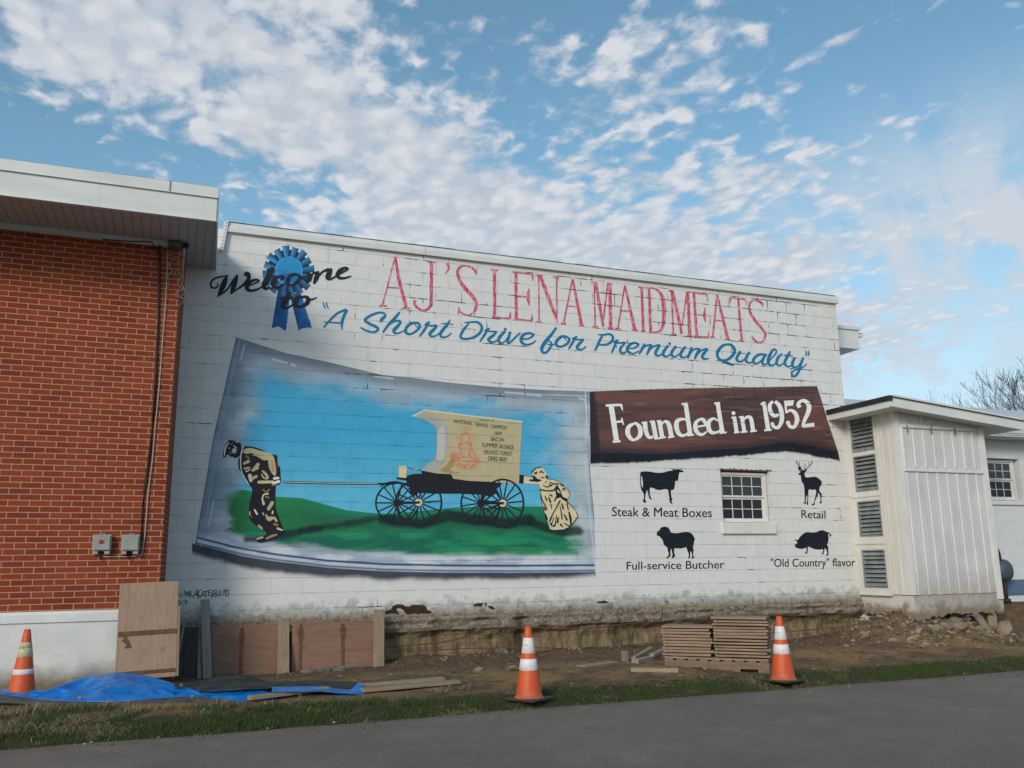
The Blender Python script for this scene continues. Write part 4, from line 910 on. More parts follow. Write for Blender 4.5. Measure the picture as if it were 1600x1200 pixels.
for S in ([(150, 215, 6), (175, 212, 6), (192, 226, 6), (185, 240, 6), (150, 244, 6), (150, 215, 6)], [(140, 262, 6), (200, 266, 6)], [(112, 310, 7), (122, 282, 7), (150, 270, 7), (180, 282, 7), (188, 312, 7), (174, 342, 7), (146, 350, 7), (120, 338, 7), (112, 310, 7)],
          [(70, 296, 4), (80, 330, 4)], [(208, 280, 5), (216, 330, 5), (204, 350, 5)], [(92, 380, 16), (110, 358, 16), (130, 372, 14)], [(170, 370, 14), (195, 358, 16), (208, 384, 16)], [(100, 380, 8), (104, 430, 7), (128, 470, 7)], [(205, 395, 9), (228, 440, 9), (250, 488, 9)],
          [(205, 410, 6), (190, 450, 6), (170, 475, 6)], [(130, 400, 5), (160, 430, 6)], [(110, 400, 4), (140, 470, 4)], [(182, 400, 6), (196, 470, 6), (215, 480, 6)], [(20, 508, 8), (150, 514, 5), (292, 516, 8)], [(30, 450, 8), (90, 450, 8), (92, 492, 8), (28, 492, 8), (30, 450, 8)], [(40, 470, 12), (80, 472, 12)],
          [(100, 490, 9), (140, 480, 9), (200, 488, 9), (250, 500, 9)], [(250, 480, 6), (280, 508, 6)], [(60, 530, 8), (80, 556, 8), (95, 530, 8), (110, 566, 8)], [(108, 540, 7), (130, 570, 7), (140, 540, 7), (152, 575, 7), (166, 542, 7)], [(172, 560, 7), (190, 535, 7), (205, 572, 7), (222, 540, 7), (238, 565, 7), (252, 535, 7), (268, 540, 7)],
          [(40, 520, 5), (60, 552, 5), (110, 582, 5)], [(120, 590, 4), (160, 580, 4), (200, 586, 4), (250, 560, 4)]):
    a.stroke(g2(S))
a.part('wagon_emblem', P_SKETCH, blk, under=pic)

a = Art(.0045)
MF = (330, 670, 6.32)
def mf(L): return frame(*MF, L)
a.smooth_poly([p[:2] for p in mf([(118, 282), (120, 230), (140, 160), (170, 118), (205, 112), (240, 125), (252, 142), (275, 135), (295, 155), (297, 240), (272, 275), (235, 290), (212, 275), (188, 278), (170, 250), (132, 286)])], col=INK, n=3)
a.smooth_poly([p[:2] for p in mf([(300, 190), (330, 172), (400, 175), (470, 195), (530, 220), (600, 250), (650, 265), (655, 320), (680, 390), (685, 470), (690, 530), (660, 555), (640, 562), (635, 650), (638, 780), (660, 850), (690, 930), (720, 1005), (738, 1025), (680, 1060), (560, 1110), (480, 1125), (450, 1100), (480, 1075), (545, 1040), (500, 990), (440, 955), (375, 880), (375, 760), (390, 690), (405, 600), (380, 560), (340, 490), (300, 430), (275, 400), (265, 320), (275, 290), (300, 270)])], col=INK, n=3)
a.smooth_poly([p[:2] for p in mf([(308, 232), (340, 195), (400, 192), (480, 215), (560, 235), (608, 262), (630, 330), (642, 420), (632, 464), (600, 442), (570, 382), (560, 312), (522, 312), (480, 290), (440, 268), (400, 262), (430, 250), (390, 240), (350, 248)])], col=CREAM, n=3)
LTP = cc(206, 204, 198)
for S, c in (([(318, 178, 9), (298, 232, 10), (290, 330, 10), (300, 420, 9), (340, 500, 8), (372, 550, 6)], LTP), ([(326, 342, 26), (368, 322, 32)], CREAM), ([(345, 270, 20), (370, 290, 26)], cc(120, 84, 66)), ([(410, 412, 26), (462, 352, 34)], CREAM), ([(462, 388, 22), (420, 408, 24)], CREAM), ([(330, 392, 20), (376, 384, 16)], CREAM), ([(345, 420, 16), (382, 404, 12)], CREAM2),
             ([(382, 462, 40), (392, 510, 34)], CREAM2), ([(410, 492, 26), (444, 470, 30)], CREAM), ([(508, 416, 18), (542, 452, 26), (556, 490, 22), (518, 484, 14), (500, 452, 14)], CREAM), ([(600, 320, 26), (610, 420, 20)], cc(168, 140, 92)), ([(656, 330, 14), (664, 370, 12)], TAN),
             ([(622, 490, 26), (662, 486, 24)], LTP), ([(470, 527, 30), (612, 525, 27)], cc(196, 180, 132)), ([(612, 538, 24), (668, 520, 30)], LTP), ([(600, 560, 14), (640, 556, 8)], TAN),
             ([(508, 600, 12), (545, 622, 14), (572, 600, 16)], TAN), ([(560, 640, 18), (520, 650, 14), (505, 690, 16), (518, 742, 26)], CREAM2), ([(545, 672, 26), (570, 680, 14)], TAN), ([(566, 790, 34), (602, 730, 34)], CREAM), ([(428, 800, 16), (452, 842, 20)], LTP), ([(608, 818, 18), (604, 836, 16)], CREAM2), ([(510, 830, 10), (516, 850, 10)], CREAM2),
             ([(538, 850, 16), (570, 890, 44), (600, 880, 30)], CREAM), ([(622, 880, 26), (645, 910, 22)], CREAM), ([(385, 850, 12), (400, 872, 14)], cc(120, 90, 76)), ([(470, 958, 22), (500, 985, 20)], CREAM), ([(620, 940, 22), (650, 950, 26)], TAN), ([(656, 985, 22), (700, 1000, 14)], CREAM2), ([(382, 820, 12), (380, 850, 10)], CREAM2),
             ([(452, 1088, 16), (505, 1072, 20)], CREAM), ([(545, 1085, 18), (600, 1058, 24), (650, 1044, 12)], cc(150, 128, 104)), ([(228, 215, 48), (226, 222, 46)], cc(178, 176, 166)), ([(222, 168, 10), (250, 190, 8)], LTP), ([(178, 190, 12), (180, 192, 12)], LTP), ([(188, 232, 12), (196, 244, 8)], cc(160, 130, 110)), ([(172, 140, 10), (142, 185, 13), (132, 250, 10), (130, 270, 6)], LTP), ([(210, 140, 18), (190, 158, 14)], cc(110, 84, 62))):
    a.stroke(mf(S), c, n=4)
a.part('painted_man', OVER, blk, under=pic)

a = Art(.0045)
WF = (800, 715, 9.233)
def wf(L): return frame(*WF, L)
out = [(290, 215), (350, 160), (435, 140), (470, 190), (505, 240), (515, 285), (490, 312), (600, 322), (680, 355), (760, 420), (812, 480), (830, 555), (800, 588), (795, 632), (850, 700), (920, 780), (945, 850), (880, 930), (820, 1000), (740, 1035), (600, 1045), (545, 1030), (520, 940), (480, 830), (440, 680), (415, 560), (410, 460), (378, 380), (300, 376), (165, 376), (170, 260), (300, 290), (322, 272), (290, 235)]
a.poly([p[:2] for p in wf([(620 + (x - 620) * 1.045, 600 + (y - 600) * 1.03) for x, y in out])], col=INK)
a.poly([p[:2] for p in wf(out)], col=cc(202, 190, 150))
a.poly([p[:2] for p in wf([(103, 240), (174, 262), (160, 378), (94, 368)])], col=INK)
a.smooth_poly([p[:2] for p in wf([(640, 400), (690, 455), (730, 560), (790, 590), (790, 640), (720, 600), (690, 575), (650, 590), (630, 520), (620, 440)])], col=INK, n=3)
a.poly([p[:2] for p in wf([(648, 455), (680, 480), (700, 520), (650, 500)])], col=cc(150, 180, 200))
for S in ([(315, 280, 26), (345, 325, 40), (410, 330, 16)], [(250, 325, 14), (300, 330, 26), (340, 325, 20)], [(325, 215, 14), (340, 235, 16), (355, 210, 14)], [(400, 215, 14), (420, 200, 14), (455, 225, 10)], [(430, 292, 14), (460, 286, 10)], [(495, 270, 24), (510, 290, 20)],
          [(450, 400, 8), (500, 425, 12), (575, 400, 14)], [(530, 380, 10), (560, 400, 10)], [(480, 360, 10), (495, 340, 8)], [(410, 460, 14), (500, 480, 14), (600, 470, 16), (650, 410, 20)], [(540, 350, 8), (590, 380, 14), (660, 380, 14), (740, 410, 14)], [(730, 470, 12), (750, 440, 14), (770, 470, 8)],
          [(415, 540, 10), (430, 600, 10), (470, 680, 12), (505, 750, 10)], [(475, 560, 10), (500, 615, 16)], [(530, 575, 12), (552, 640, 20)], [(540, 535, 12), (575, 555, 16)], [(560, 670, 10), (570, 735, 10)], [(610, 630, 10), (640, 570, 20)], [(690, 625, 16), (640, 720, 12), (590, 810, 12), (540, 920, 16)], [(715, 660, 10), (735, 735, 20)],
          [(690, 705, 8), (710, 800, 12), (722, 890, 10)], [(790, 650, 12), (810, 750, 12)], [(820, 790, 16), (842, 880, 24), (845, 960, 16)], [(755, 825, 12), (790, 900, 18)], [(665, 870, 14), (655, 935, 20)], [(640, 830, 8), (625, 950, 12), (600, 990, 22)], [(480, 820, 16), (500, 890, 22)], [(460, 715, 14), (480, 755, 18)], [(555, 950, 20), (575, 985, 12)], [(700, 965, 20), (730, 1000, 10)], [(755, 950, 10), (820, 985, 14)], [(570, 990, 6), (580, 930, 8), (600, 870, 6)], [(800, 640, 8), (860, 705, 8)], [(690, 375, 6), (720, 410, 6)]):
    a.stroke(wf([(p[0], p[1], p[2] * 1.35 + 2) for p in S]), INK, n=4)
for S in ([(700, 410, 14), (680, 390, 14)], [(745, 500, 26), (770, 540, 24)]): a.stroke(wf(S), cc(208, 198, 158), n=4)
a.part('painted_woman', OVER, blk, under=pic)

# painter's signature low on the wall
a = Art(.0035, True)
SG = (260, 740, 6)
for S in ([(110, 1120), (118, 1135), (110, 1148)], [(135, 1162), (138, 1095), (166, 1162), (172, 1092)], [(180, 1125), (190, 1108), (202, 1122), (192, 1142), (180, 1125)], [(215, 1162), (215, 1095), (242, 1106), (220, 1128), (254, 1164)], [(258, 1146), (275, 1100), (290, 1146)], [(262, 1130), (286, 1128)], [(303, 1172), (285, 1080)], [(322, 1082), (292, 1126), (328, 1164)],
          [(326, 1150), (345, 1096), (352, 1152)], [(332, 1134), (350, 1132)], [(338, 1110), (388, 1100)], [(364, 1105), (372, 1164)], [(422, 1090), (395, 1096), (396, 1142), (422, 1138)], [(396, 1118), (416, 1114)], [(424, 1172), (440, 1095), (472, 1090), (466, 1116), (434, 1136)], [(455, 1156), (470, 1118), (484, 1156)], [(460, 1142), (480, 1140)],
          [(495, 1096), (495, 1148)], [(489, 1077), (492, 1079)], [(510, 1142), (510, 1096), (536, 1142), (541, 1088)], [(536, 1098), (572, 1088)], [(555, 1093), (556, 1148)], [(592, 1088), (568, 1106), (592, 1126), (564, 1152)]):
    a.stroke(frame(*SG, [(x, y, 8.5) for x, y in S]), smooth=len(S) > 4 and S[0] == S[-1], caps=False)
a.text("2018", (272.5, 938), (293, 936.5), (293, 944.5), (272.5, 946), bold=.03)
a.part('signature_lettering', P_SIGN, blk)

# broken-out patches at the foot of the wall
a = Art(.004)
NF = (590, 940, 8)
def rag(pts, amp=4):
    out = []
    for i, p in enumerate(pts):
        p2 = pts[(i + 1) % len(pts)]
        for k in range(4):
            t = k / 4; out.append((p[0] + (p2[0] - p[0]) * t + rnd.uniform(-amp, amp), p[1] + (p2[1] - p[1]) * t + rnd.uniform(-amp, amp)))
    return out
a.poly(frame(*NF, rag([(92, 152), (98, 118), (165, 95), (185, 58), (240, 34), (318, 36), (345, 62), (400, 60), (440, 36), (560, 40), (610, 62), (622, 100), (680, 125), (660, 150), (600, 150), (545, 146), (520, 162), (480, 148), (360, 160), (332, 118), (300, 92), (270, 80), (238, 86), (252, 128), (272, 165), (215, 150), (150, 148), (120, 162)])))
for P in ([(1190, 45), (1230, 22), (1330, 18), (1290, 60), (1220, 64)], [(1350, 10), (1362, 14), (1358, 70), (1346, 66)], [(1380, 45), (1440, 58), (1470, 90), (1440, 102), (1390, 78)], [(2740, 0), (2830, -12), (2900, 0), (2860, 20), (2780, 24), (2730, 16)]):
    a.poly(frame(*NF, rag(P, 5)))
a.part('broken_paint_patch', CHIP, blk)

# ------------------------------------------------------------------ brick building at the left
brk = thing('brick_building', 'red brick building with a white eave and painted concrete plinth at the left', 'building', (-5.5, -1.1, -.9), world_parts=True)
BY = -1.08
BX = -1.372
mb = MB()
ret = [(BX, BY), (BX + .052, -.002)]
mb.quad((-9, BY, -.10), (BX, BY, -.10), (BX, BY, 4.36), (-9, BY, 4.36))
mb.quad((BX, BY, -.13), (BX + .052, -.002, -.13), (BX + .052, -.002, 4.45), (BX, BY, 4.36))
mb.quad((-9, BY, -.10), (-9, 2, -.10), (-9, 2, 4.36), (-9, BY, 4.36))
mb.obj('brick_wall', BRICK, brk)
mb = MB(); mb.prism([(BY - .055, -.19), (BY - .055, -.105), (BY - .03, -.075), (BY + .1, -.07), (BY + .1, -.19)], 0, -9, BX + .02)
mb.obj('ledge', PLINTH, brk)
mb = MB(); mb.prism([(BY - .04, -.99), (BY - .035, -.191), (BY + .2, -.191), (BY + .2, -.99)], 0, -9, BX + .03)
mb.quad((BX + .03, BY + .2, -.99), (BX + .052, -.002, -.99), (BX + .052, -.002, -.131), (BX + .03, BY + .2, -.131))
mb.obj('plinth', PLINTH, brk)
FY = -2.092; RX0, RX1 = -1.022, -.945      # right end of the roof, front and back
def rx(y): return RX0 + (RX1 - RX0) * (y - FY) / (0 - FY)
def skew(poly_yz, name, mat, x0=-9, dx=0.0):
    m = MB(); n = len(poly_yz)
    vs = [(x0, y, z) for y, z in poly_yz] + [(rx(y) + dx, y, z) for y, z in poly_yz]
    m.mesh(vs, [(i, (i + 1) % n, n + (i + 1) % n, n + i) for i in range(n)] + [tuple(range(n))[::-1], tuple(range(n, 2 * n))])
    return m.obj(name, mat, brk)
skew([(FY + .012, 4.312), (FY + .03, 4.312), (FY + .03, 4.60), (FY + .012, 4.60)], 'fascia', FASCIA)
skew([(FY - .014, 4.302), (FY + .028, 4.302), (FY + .028, 4.3118), (FY - .014, 4.3118)], 'drip_edge', TRIMW, dx=.006)
skew([(FY - .012, 4.592), (FY + .2, 4.612), (FY + .2, 4.735), (FY - .004, 4.725), (FY - .006, 4.60)], 'fascia_cap', FASCIA, dx=.012)
m = MB()
m.quad((-9, FY + .031, 4.318), (rx(FY), FY + .031, 4.318), (rx(BY), BY + .02, 4.362), (-9, BY + .02, 4.362))
m.quad((rx(FY) - .45, BY + .021, 4.362), (rx(BY), BY + .021, 4.362), (rx(0), -.004, 4.42), (rx(0) - .5, -.004, 4.42))
m.obj('soffit', SOFFIT, brk)
m = MB(); m.prism([(BY - .02, 4.285), (BY - .002, 4.285), (BY - .002, 4.358), (BY - .02, 4.358)], 0, -9, BX - .02)
m.obj('frieze_board', FASCIA, brk)
m = MB()
vs = [(rx(FY + .03), FY + .03, 4.31), (rx(-.004), -.004, 4.412), (rx(-.004), -.004, 4.74), (rx(FY + .03), FY + .03, 4.72)]
vs2 = [(v[0] + .018, v[1], v[2]) for v in vs]
m.mesh(vs + vs2, [(0, 1, 2, 3), (7, 6, 5, 4), (0, 4, 5, 1), (1, 5, 6, 2), (2, 6, 7, 3), (3, 7, 4, 0)]); m.obj('rake_fascia', FASCIA, brk)
m = MB(); m.quad((-9, FY, 4.73), (rx(FY), FY, 4.73), (rx(-.004), -.004, 4.735), (-9, -.004, 4.735)); m.obj('roof', ROOFM, brk)
m = MB()
xs = on(265, 292, 1, FY)[0]; m.box(xs, xs + .008, FY - .016, FY - .002, 4.60, 4.728); m.obj('cap_seam', GREYDK, brk)

# utility boxes on the brick
def utility_box(px0, px1, py0, py1, label, sticker):
    A = on(px0, py0, 1, BY - .1); B = on(px1, py1, 1, BY - .1)
    x0, x1, z0, z1 = A[0], B[0], B[2], A[2]
    t = thing('utility_box', label, 'utility box', ((x0 + x1) / 2, BY, z0), 'grey utility boxes on the brick wall')
    w = (x1 - x0) / 2; h = z1 - z0
    m = MB(); m.box(-w, w, -.075, -.001, .035, h, bev=.008); m.obj('body', GREYBOX, t)
    m = MB(); m.box(-w + .018, w - .012, -.098, -.0755, .045, h - .012, bev=.007); m.obj('cover', GREYBOX, t)
    for s in (-1, 1):
        m = MB(); m.box(s * w * .62 - .028, s * w * .62 + .028, -.085, -.01, 0, .0345, bev=.004); m.obj('hub', GREYBOX, t)
    m = MB(); m.box(-.022, .03, -.05, -.01, h + .001, h + .018); m.obj('clip', GREYDK, t)
    m = MB(); m.tube([(-.01, -.04, .034), (-.012, -.045, -.03), (.0, -.03, -.06)], .007, 6); m.obj('wire_tail', WIRE, t)
    if sticker:
        RED = simple('red_sticker', (.45, .04, .03, 1), (.5, .06, .04, 1), 5, .6, 0)
        m = MB(); m.box(-.028, .026, -.0995, -.0985, h * .52, h * .52 + .045); m.obj('sticker', RED, t)
        cu = bpy.data.curves.new('n', 'FONT'); cu.body = '28'; cu.size = .045; o = bpy.data.objects.new('n', cu); COL.objects.link(o)
        me = bpy.data.meshes.new_from_object(o.evaluated_get(bpy.context.evaluated_depsgraph_get())); bpy.data.objects.remove(o)
        m = MB(); m.mesh([(v.co.x - .03, -.1002, v.co.y + h * .52 + .006) for v in me.vertices], [tuple(p.vertices) for p in me.polygons]); m.obj('number', WIRE, t)
    return t
utility_box(145, 172.5, 835, 866, 'grey utility box with a red number sticker, left of the pair', True)
utility_box(190, 217, 835, 866, 'plain grey utility box beside the black cable run', False)
def tubes(name, label, cat, runs, mat, loc, group=None):
    m = MB()
    for pts, r in runs: m.tube([Vector(p) - Vector(loc) for p in pts], r, 7)
    o = m.obj(name, mat, None, True); o.location = loc
    return tag(o, label, cat, group)
def bp(px, py, d=.012): p = on(px, py, 1, BY - d); return (p[0], p[1], p[2])
tubes('cable', 'thick black cable running down the brick wall to the utility boxes', 'cable', [([bp(250, 383), bp(249.5, 420), bp(247, 500), bp(243.5, 580), bp(240, 640), bp(235, 700), bp(226, 760), bp(222.5, 800), bp(221, 838), bp(216, 858), bp(205, 868), bp(194, 862)], .014), ([bp(244, 385), bp(246, 390), bp(249, 400)], .007), ([bp(160, 374, .02), bp(200, 377, .02), bp(238, 378, .02), bp(240, 388, .02)], .008)], WIRE, (bp(222, 838)[0], BY, .7))
GREYW = simple('grey_wire', (.34, .32, .29, 1), (.42, .40, .36, 1), 9, .6, 0)
tubes('wire', 'thin pale wire hanging beside the black cable on the brick', 'wire', [([bp(262, 385, .03), bp(261, 430, .03), bp(258, 480, .025), bp(253.5, 540, .02), bp(249, 600, .02), bp(243, 660, .02), bp(238, 720, .02), bp(231, 775, .018), bp(228.5, 810, .02), bp(226, 840, .018), bp(222, 868, .018), bp(200, 870, .02), bp(160, 870, .02)], .006)], GREYW, (bp(228, 838)[0], BY, .7))
def loop(cx, cy, s, n, seed):
    q = random.Random(seed); P = []
    for i in range(n): P.append(bp(cx + q.uniform(-s, s), cy + i * 5.5 + q.uniform(-3, 3), q.uniform(.02, .06)))
    return [tuple(v) for v in catmull(P, 5)]
tubes('loose_wires', 'tangle of thin loose wires under the brick building eave', 'wires', [(loop(277, 392, 9, 14, 5), .0028), (loop(270, 390, 12, 9, 8), .0028), (loop(283, 395, 6, 16, 9), .0025), (loop(266, 398, 6, 10, 12), .0025)], GREYW, (bp(277, 420)[0], BY, 4.0))
jb = thing('wall_lamp', 'small dark wall lamp under the eave at the brick corner', 'lamp', bp(284, 386, 0))
m = MB(); m.box(-.16, .0, -.10, -.002, -.03, .035, bev=.008); m.obj('housing', GREYDK, jb)
m = MB(); m.tube([(.0, -.05, 0), (.045, -.05, .01), (.07, -.06, -.01)], [.03, .03, .036], 10); m.obj('lamp_head', WIRE, jb)
m = MB(); m.tube([(.03, -.04, -.04), (.03, .3, -.16), (.035, .75, -.26), (.10, .9, -.38), (.12, .95, -.45)], .009, 6); m.obj('conduit', TRIMW, jb)

# ------------------------------------------------------------------ metal clad annex at the right end of the painted wall
anx = thing('clad_annex', 'white ribbed metal clad annex with four louvres on a crumbling concrete base', 'annex', (10.8, -.6, -.9), world_parts=True)
AX0, AX1, AY = 9.85, 11.80, -1.125
def ztop(x): return 2.865 - (x - AX0) * .098
m = MB(); m.quad((AX0, AY, -.2), (AX1, AY, -.2), (AX1, AY, ztop(AX1)), (AX0, AY, ztop(AX0))); m.quad((AX1, AY, -.2), (AX1, 0, -.2), (AX1, 0, ztop(AX1)), (AX1, AY, ztop(AX1)))
fr_ = m.obj('front_siding', SIDING, anx)
m = MB(); xr = AX0 + .14; k = 0
while xr < AX1 - .1:
    for (z0, z1) in ((-.205, 1.775), (1.86, 2.50), (2.60, ztop(xr) - .01)):
        b = .024; h = .026
        m.mesh([(xr - b, AY - .001, z0), (xr - b * .45, AY - h, z0), (xr + b * .45, AY - h, z0), (xr + b, AY - .001, z0), (xr - b, AY - .001, z1), (xr - b * .45, AY - h, z1), (xr + b * .45, AY - h, z1), (xr + b, AY - .001, z1)], [(0, 1, 5, 4), (1, 2, 6, 5), (2, 3, 7, 6), (0, 3, 2, 1), (4, 5, 6, 7)])
    xr += .2205; k += 1
sub(m, 'rib', SIDING, fr_)
m = MB(); m.box(AX0 - .012, AX0 + .085, AY - .012, AY + .05, -.2, 2.85); m.obj('corner_trim', TRIMW, anx)
m = MB(); m.box(AX1 - .10, AX1 + .012, AY - .022, AY + .06, -.31, 2.60); m.obj('edge_trim', TRIMW, anx)
m = MB(); m.box(AX0 + .09, AX1 - .10, AY - .032, AY - .002, 1.785, 1.845, bev=.006); m.box(AX0 + .09, AX1 - .20, AY - .032, AY - .002, 2.515, 2.575, bev=.006); m.box(AX0 + .088, AX0 + .125, AY - .034, AY - .002, 1.846, 2.514, bev=.006); m.obj('hatch_rail', TRIMW, anx)
for x in (AX0 + .22, AX0 + .75, AX0 + 1.28):
    m = MB(); m.box(x - .012, x + .012, AY - .05, AY - .033, 2.44, 2.56, bev=.004); m.obj('hatch_hook', GREYDK, anx)
# left face: cream frame with four louvres
LY0, LY1 = -.125, -.66
zs = [(2.20, 2.80), (1.515, 2.135), (.745, 1.355), (-.105, .53)]
m = MB()
yb = [(-.002, LY0), (LY1, -.70)]
for y1, y0 in yb: m.box(AX0 - .03, AX0 + .04, y0, y1, -.2, 2.84)
edges = [2.84] + [v for z in zs for v in (z[1], z[0])] + [-.2]
for i in range(0, len(edges), 2): m.box(AX0 - .03, AX0 + .04, LY1, LY0, edges[i + 1], edges[i])
m.box(AX0 - .045, AX0 - .03, -.70, -.002, 1.42, 1.45); m.box(AX0 - .045, AX0 - .03, -.70, -.002, .62, .65); m.box(AX0 - .05, AX0 + .04, -.72, -.002, -.225, -.2)
m.obj('louvre_surround', SIDEC, anx)
m = MB(); m.box(AX0 - .012, AX0 + .04, AY + .05, -.70, -.2, 2.84)
for y in (-.73, -.80, -.955): m.box(AX0 - .026, AX0 - .0125, y - .011, y + .011, -.2, 2.84)
m.obj('side_panel', SIDEC, anx)
for z0, z1 in zs:
    m = MB(); f = .022
    m.box(AX0 - .034, AX0 + .03, LY1 + .0015, LY1 + f, z0 + .0015, z1 - .0015); m.box(AX0 - .034, AX0 + .03, LY0 - f, LY0 - .0015, z0 + .0015, z1 - .0015); m.box(AX0 - .034, AX0 + .03, LY1 + f, LY0 - f, z0 + .0015, z0 + f); m.box(AX0 - .034, AX0 + .03, LY1 + f, LY0 - f, z1 - f, z1 - .0015)
    lv = m.obj('louvre', LOUV, anx)
    n = 8
    for i in range(n):
        s = MB(); zc = z0 + f + (z1 - z0 - 2 * f) * (i + .5) / n; tilt = .03 + rnd.uniform(-.006, .006)
        s.mesh([(AX0 - .024, LY1 + f, zc - tilt), (AX0 - .024, LY0 - f, zc - tilt), (AX0 + .026, LY0 - f, zc + tilt), (AX0 + .026, LY1 + f, zc + tilt), (AX0 - .024, LY1 + f, zc - tilt + .004), (AX0 - .024, LY0 - f, zc - tilt + .004), (AX0 + .026, LY0 - f, zc + tilt + .004), (AX0 + .026, LY1 + f, zc + tilt + .004)],
               [(0, 1, 2, 3), (7, 6, 5, 4), (0, 4, 5, 1), (1, 5, 6, 2), (2, 6, 7, 3), (3, 7, 4, 0)])
        sub(s, 'slat', LOUV, lv)
    s = MB(); s.quad((AX0 + .06, LY1, z0), (AX0 + .06, LY0, z0), (AX0 + .06, LY0, z1), (AX0 + .06, LY1, z1)); sub(s, 'dark_interior', DARKIN, lv)
# roof: slopes down to the right
RF = -1.46; RL, RRT = 9.455, 12.43
def zr(x): return 2.935 - (x - RL) * .0905
def slab(name, mat, x0, x1, y0, y1, lo, hi):
    m = MB(); m.mesh([(x0, y0, zr(x0) + lo), (x1, y0, zr(x1) + lo), (x1, y1, zr(x1) + lo), (x0, y1, zr(x0) + lo), (x0, y0, zr(x0) + hi), (x1, y0, zr(x1) + hi), (x1, y1, zr(x1) + hi), (x0, y1, zr(x0) + hi)], [(0, 3, 2, 1), (4, 5, 6, 7), (0, 1, 5, 4), (1, 2, 6, 5), (2, 3, 7, 6), (3, 0, 4, 7)])
    return m.obj(name, mat, anx)
slab('front_fascia', FASCIA, RL + .002, RRT, RF, RF + .02, -.135, 0); slab('side_fascia', FASCIA, RL, RL + .02, RF + .021, -.003, -.15, -.045); slab('end_fascia', FASCIA, RRT - .02, RRT, RF + .021, -.003, -.12, 0)
slab('soffit', SIDEC, RL + .021, RRT - .021, RF + .021, -.003, -.12, -.10)
slab('roof_deck', ROOFM, RL + .001, RRT, RF - .004, -.003, .0, .018); slab('roof_edge', BLACKRUB, RL - .03, RL + .03, RF - .035, -.003, -.044, .035); slab('roof_lip', BLACKRUB, RL + .031, RRT + .01, RF - .026, RF + .05, .0185, .030); slab('roof_cap', FASCIA, RL + .12, RRT + .005, RF + .02, RF + .30, .0305, .075)
# concrete base with a ragged underside
m = MB(); q = random.Random(11); n = 56; top = -.208
def rag_base(x0, y0, x1, y1, nx, ny, n, amp, lean):
    P = []
    for i in range(n + 1):
        t = i / n; d = .52 + (amp * (q.random() ** 1.5)) + (.07 * math.exp(-((t - lean) / .18) ** 2)) - .02
        P.append((x0 + (x1 - x0) * t, y0 + (y1 - y0) * t, -d))
    for i in range(n):
        a_, b_ = P[i], P[i + 1]
        m.quad((a_[0], a_[1], a_[2]), (b_[0], b_[1], b_[2]), (b_[0], b_[1], top), (a_[0], a_[1], top))
        m.quad((a_[0] - nx * .35, a_[1] - ny * .35, a_[2] + q.uniform(-.02, .05)), (b_[0] - nx * .35, b_[1] - ny * .35, b_[2] + q.uniform(-.02, .05)), (b_[0], b_[1], b_[2]), (a_[0], a_[1], a_[2]))
rag_base(AX0 + .01, AY + .01, AX1 + .03, AY + .01, 0, -1, n, .055, .05)
rag_base(AX0 + .01, 0, AX0 + .01, AY + .01, -1, 0, 30, .06, .95)
m.quad((AX0 + .01, AY + .01, top), (AX1 + .03, AY + .01, top), (AX1 + .03, 0, top), (AX0 + .01, 0, top)); m.quad((AX1 + .03, AY + .01, -.52), (AX1 + .03, 0, -.52), (AX1 + .03, 0, top), (AX1 + .03, AY + .01, top))
m.obj('concrete_base', CONC, anx)

# ------------------------------------------------------------------ low wing behind the annex
wng = thing('low_wing', 'low white block wing with a blue base band beyond the annex', 'building', (16, 3, -.5), world_parts=True)
m = MB(); VX0, VX1 = 13.02, 14.02; VZ0, VZ1 = 1.43, 2.24
for x0, x1 in ((9.87, VX0), (VX1, 24)):
    for z0, z1 in ((-.04, VZ0), (VZ0, VZ1), (VZ1, 2.9)): m.quad((x0, 0, z0), (x1, 0, z0), (x1, 0, z1), (x0, 0, z1))
m.quad((VX0, 0, -.04), (VX1, 0, -.04), (VX1, 0, VZ0), (VX0, 0, VZ0)); m.quad((VX0, 0, VZ1), (VX1, 0, VZ1), (VX1, 0, 2.9), (VX0, 0, 2.9))
D = .17
m.quad((VX0, 0, VZ0), (VX0, D, VZ0), (VX0, D, VZ1), (VX0, 0, VZ1)); m.quad((VX1, D, VZ0), (VX1, 0, VZ0), (VX1, 0, VZ1), (VX1, D, VZ1)); m.quad((VX0, 0, VZ0), (VX1, 0, VZ0), (VX1, D, VZ0), (VX0, D, VZ0)); m.quad((VX0, D, VZ1), (VX1, D, VZ1), (VX1, 0, VZ1), (VX0, 0, VZ1))
m.quad((24, 0, -.5), (24, 9, -.5), (24, 9, 2.9), (24, 0, 2.9)); m.quad((24, 9, -.5), (9.87, 9, -.5), (9.87, 9, 2.9), (24, 9, 2.9))
m.obj('wall', WING, wng)
m = MB(); m.box(9.88, 24, -.012, .2, -.33, -.045); m.obj('base_band', BLUEB, wng)
m = MB(); m.box(9.88, 24, -.02, .2, -.7, -.331); m.obj('footing', WING, wng)
w2 = make_window(wng, VX0 + .02, VX1 - .06, VZ0 + .015, VZ1 - .02, .10, 4)
m = MB(); m.box(VX0 - .05, VX1 + .05, -.04, .09, VZ0 - .085, VZ0 - .001, bev=.01); sub(m, 'sill', TRIMW, w2)
m = MB(); m.prism([(-.45, 2.71), (-.45, 2.63), (-.43, 2.62), (-.43, 2.60), (-.01, 2.60), (-.01, 2.64), (-.42, 2.66), (-.42, 2.71)], 0, 9.9, 24.4); m.obj('eave', FASCIA, wng)
m = MB(); m.prism([(-.47, 2.712), (4.6, 4.27), (9, 2.9), (9, 2.86), (4.6, 4.20), (-.47, 2.66)], 0, 11.3, 24.4); m.obj('roof', ROOFM, wng)

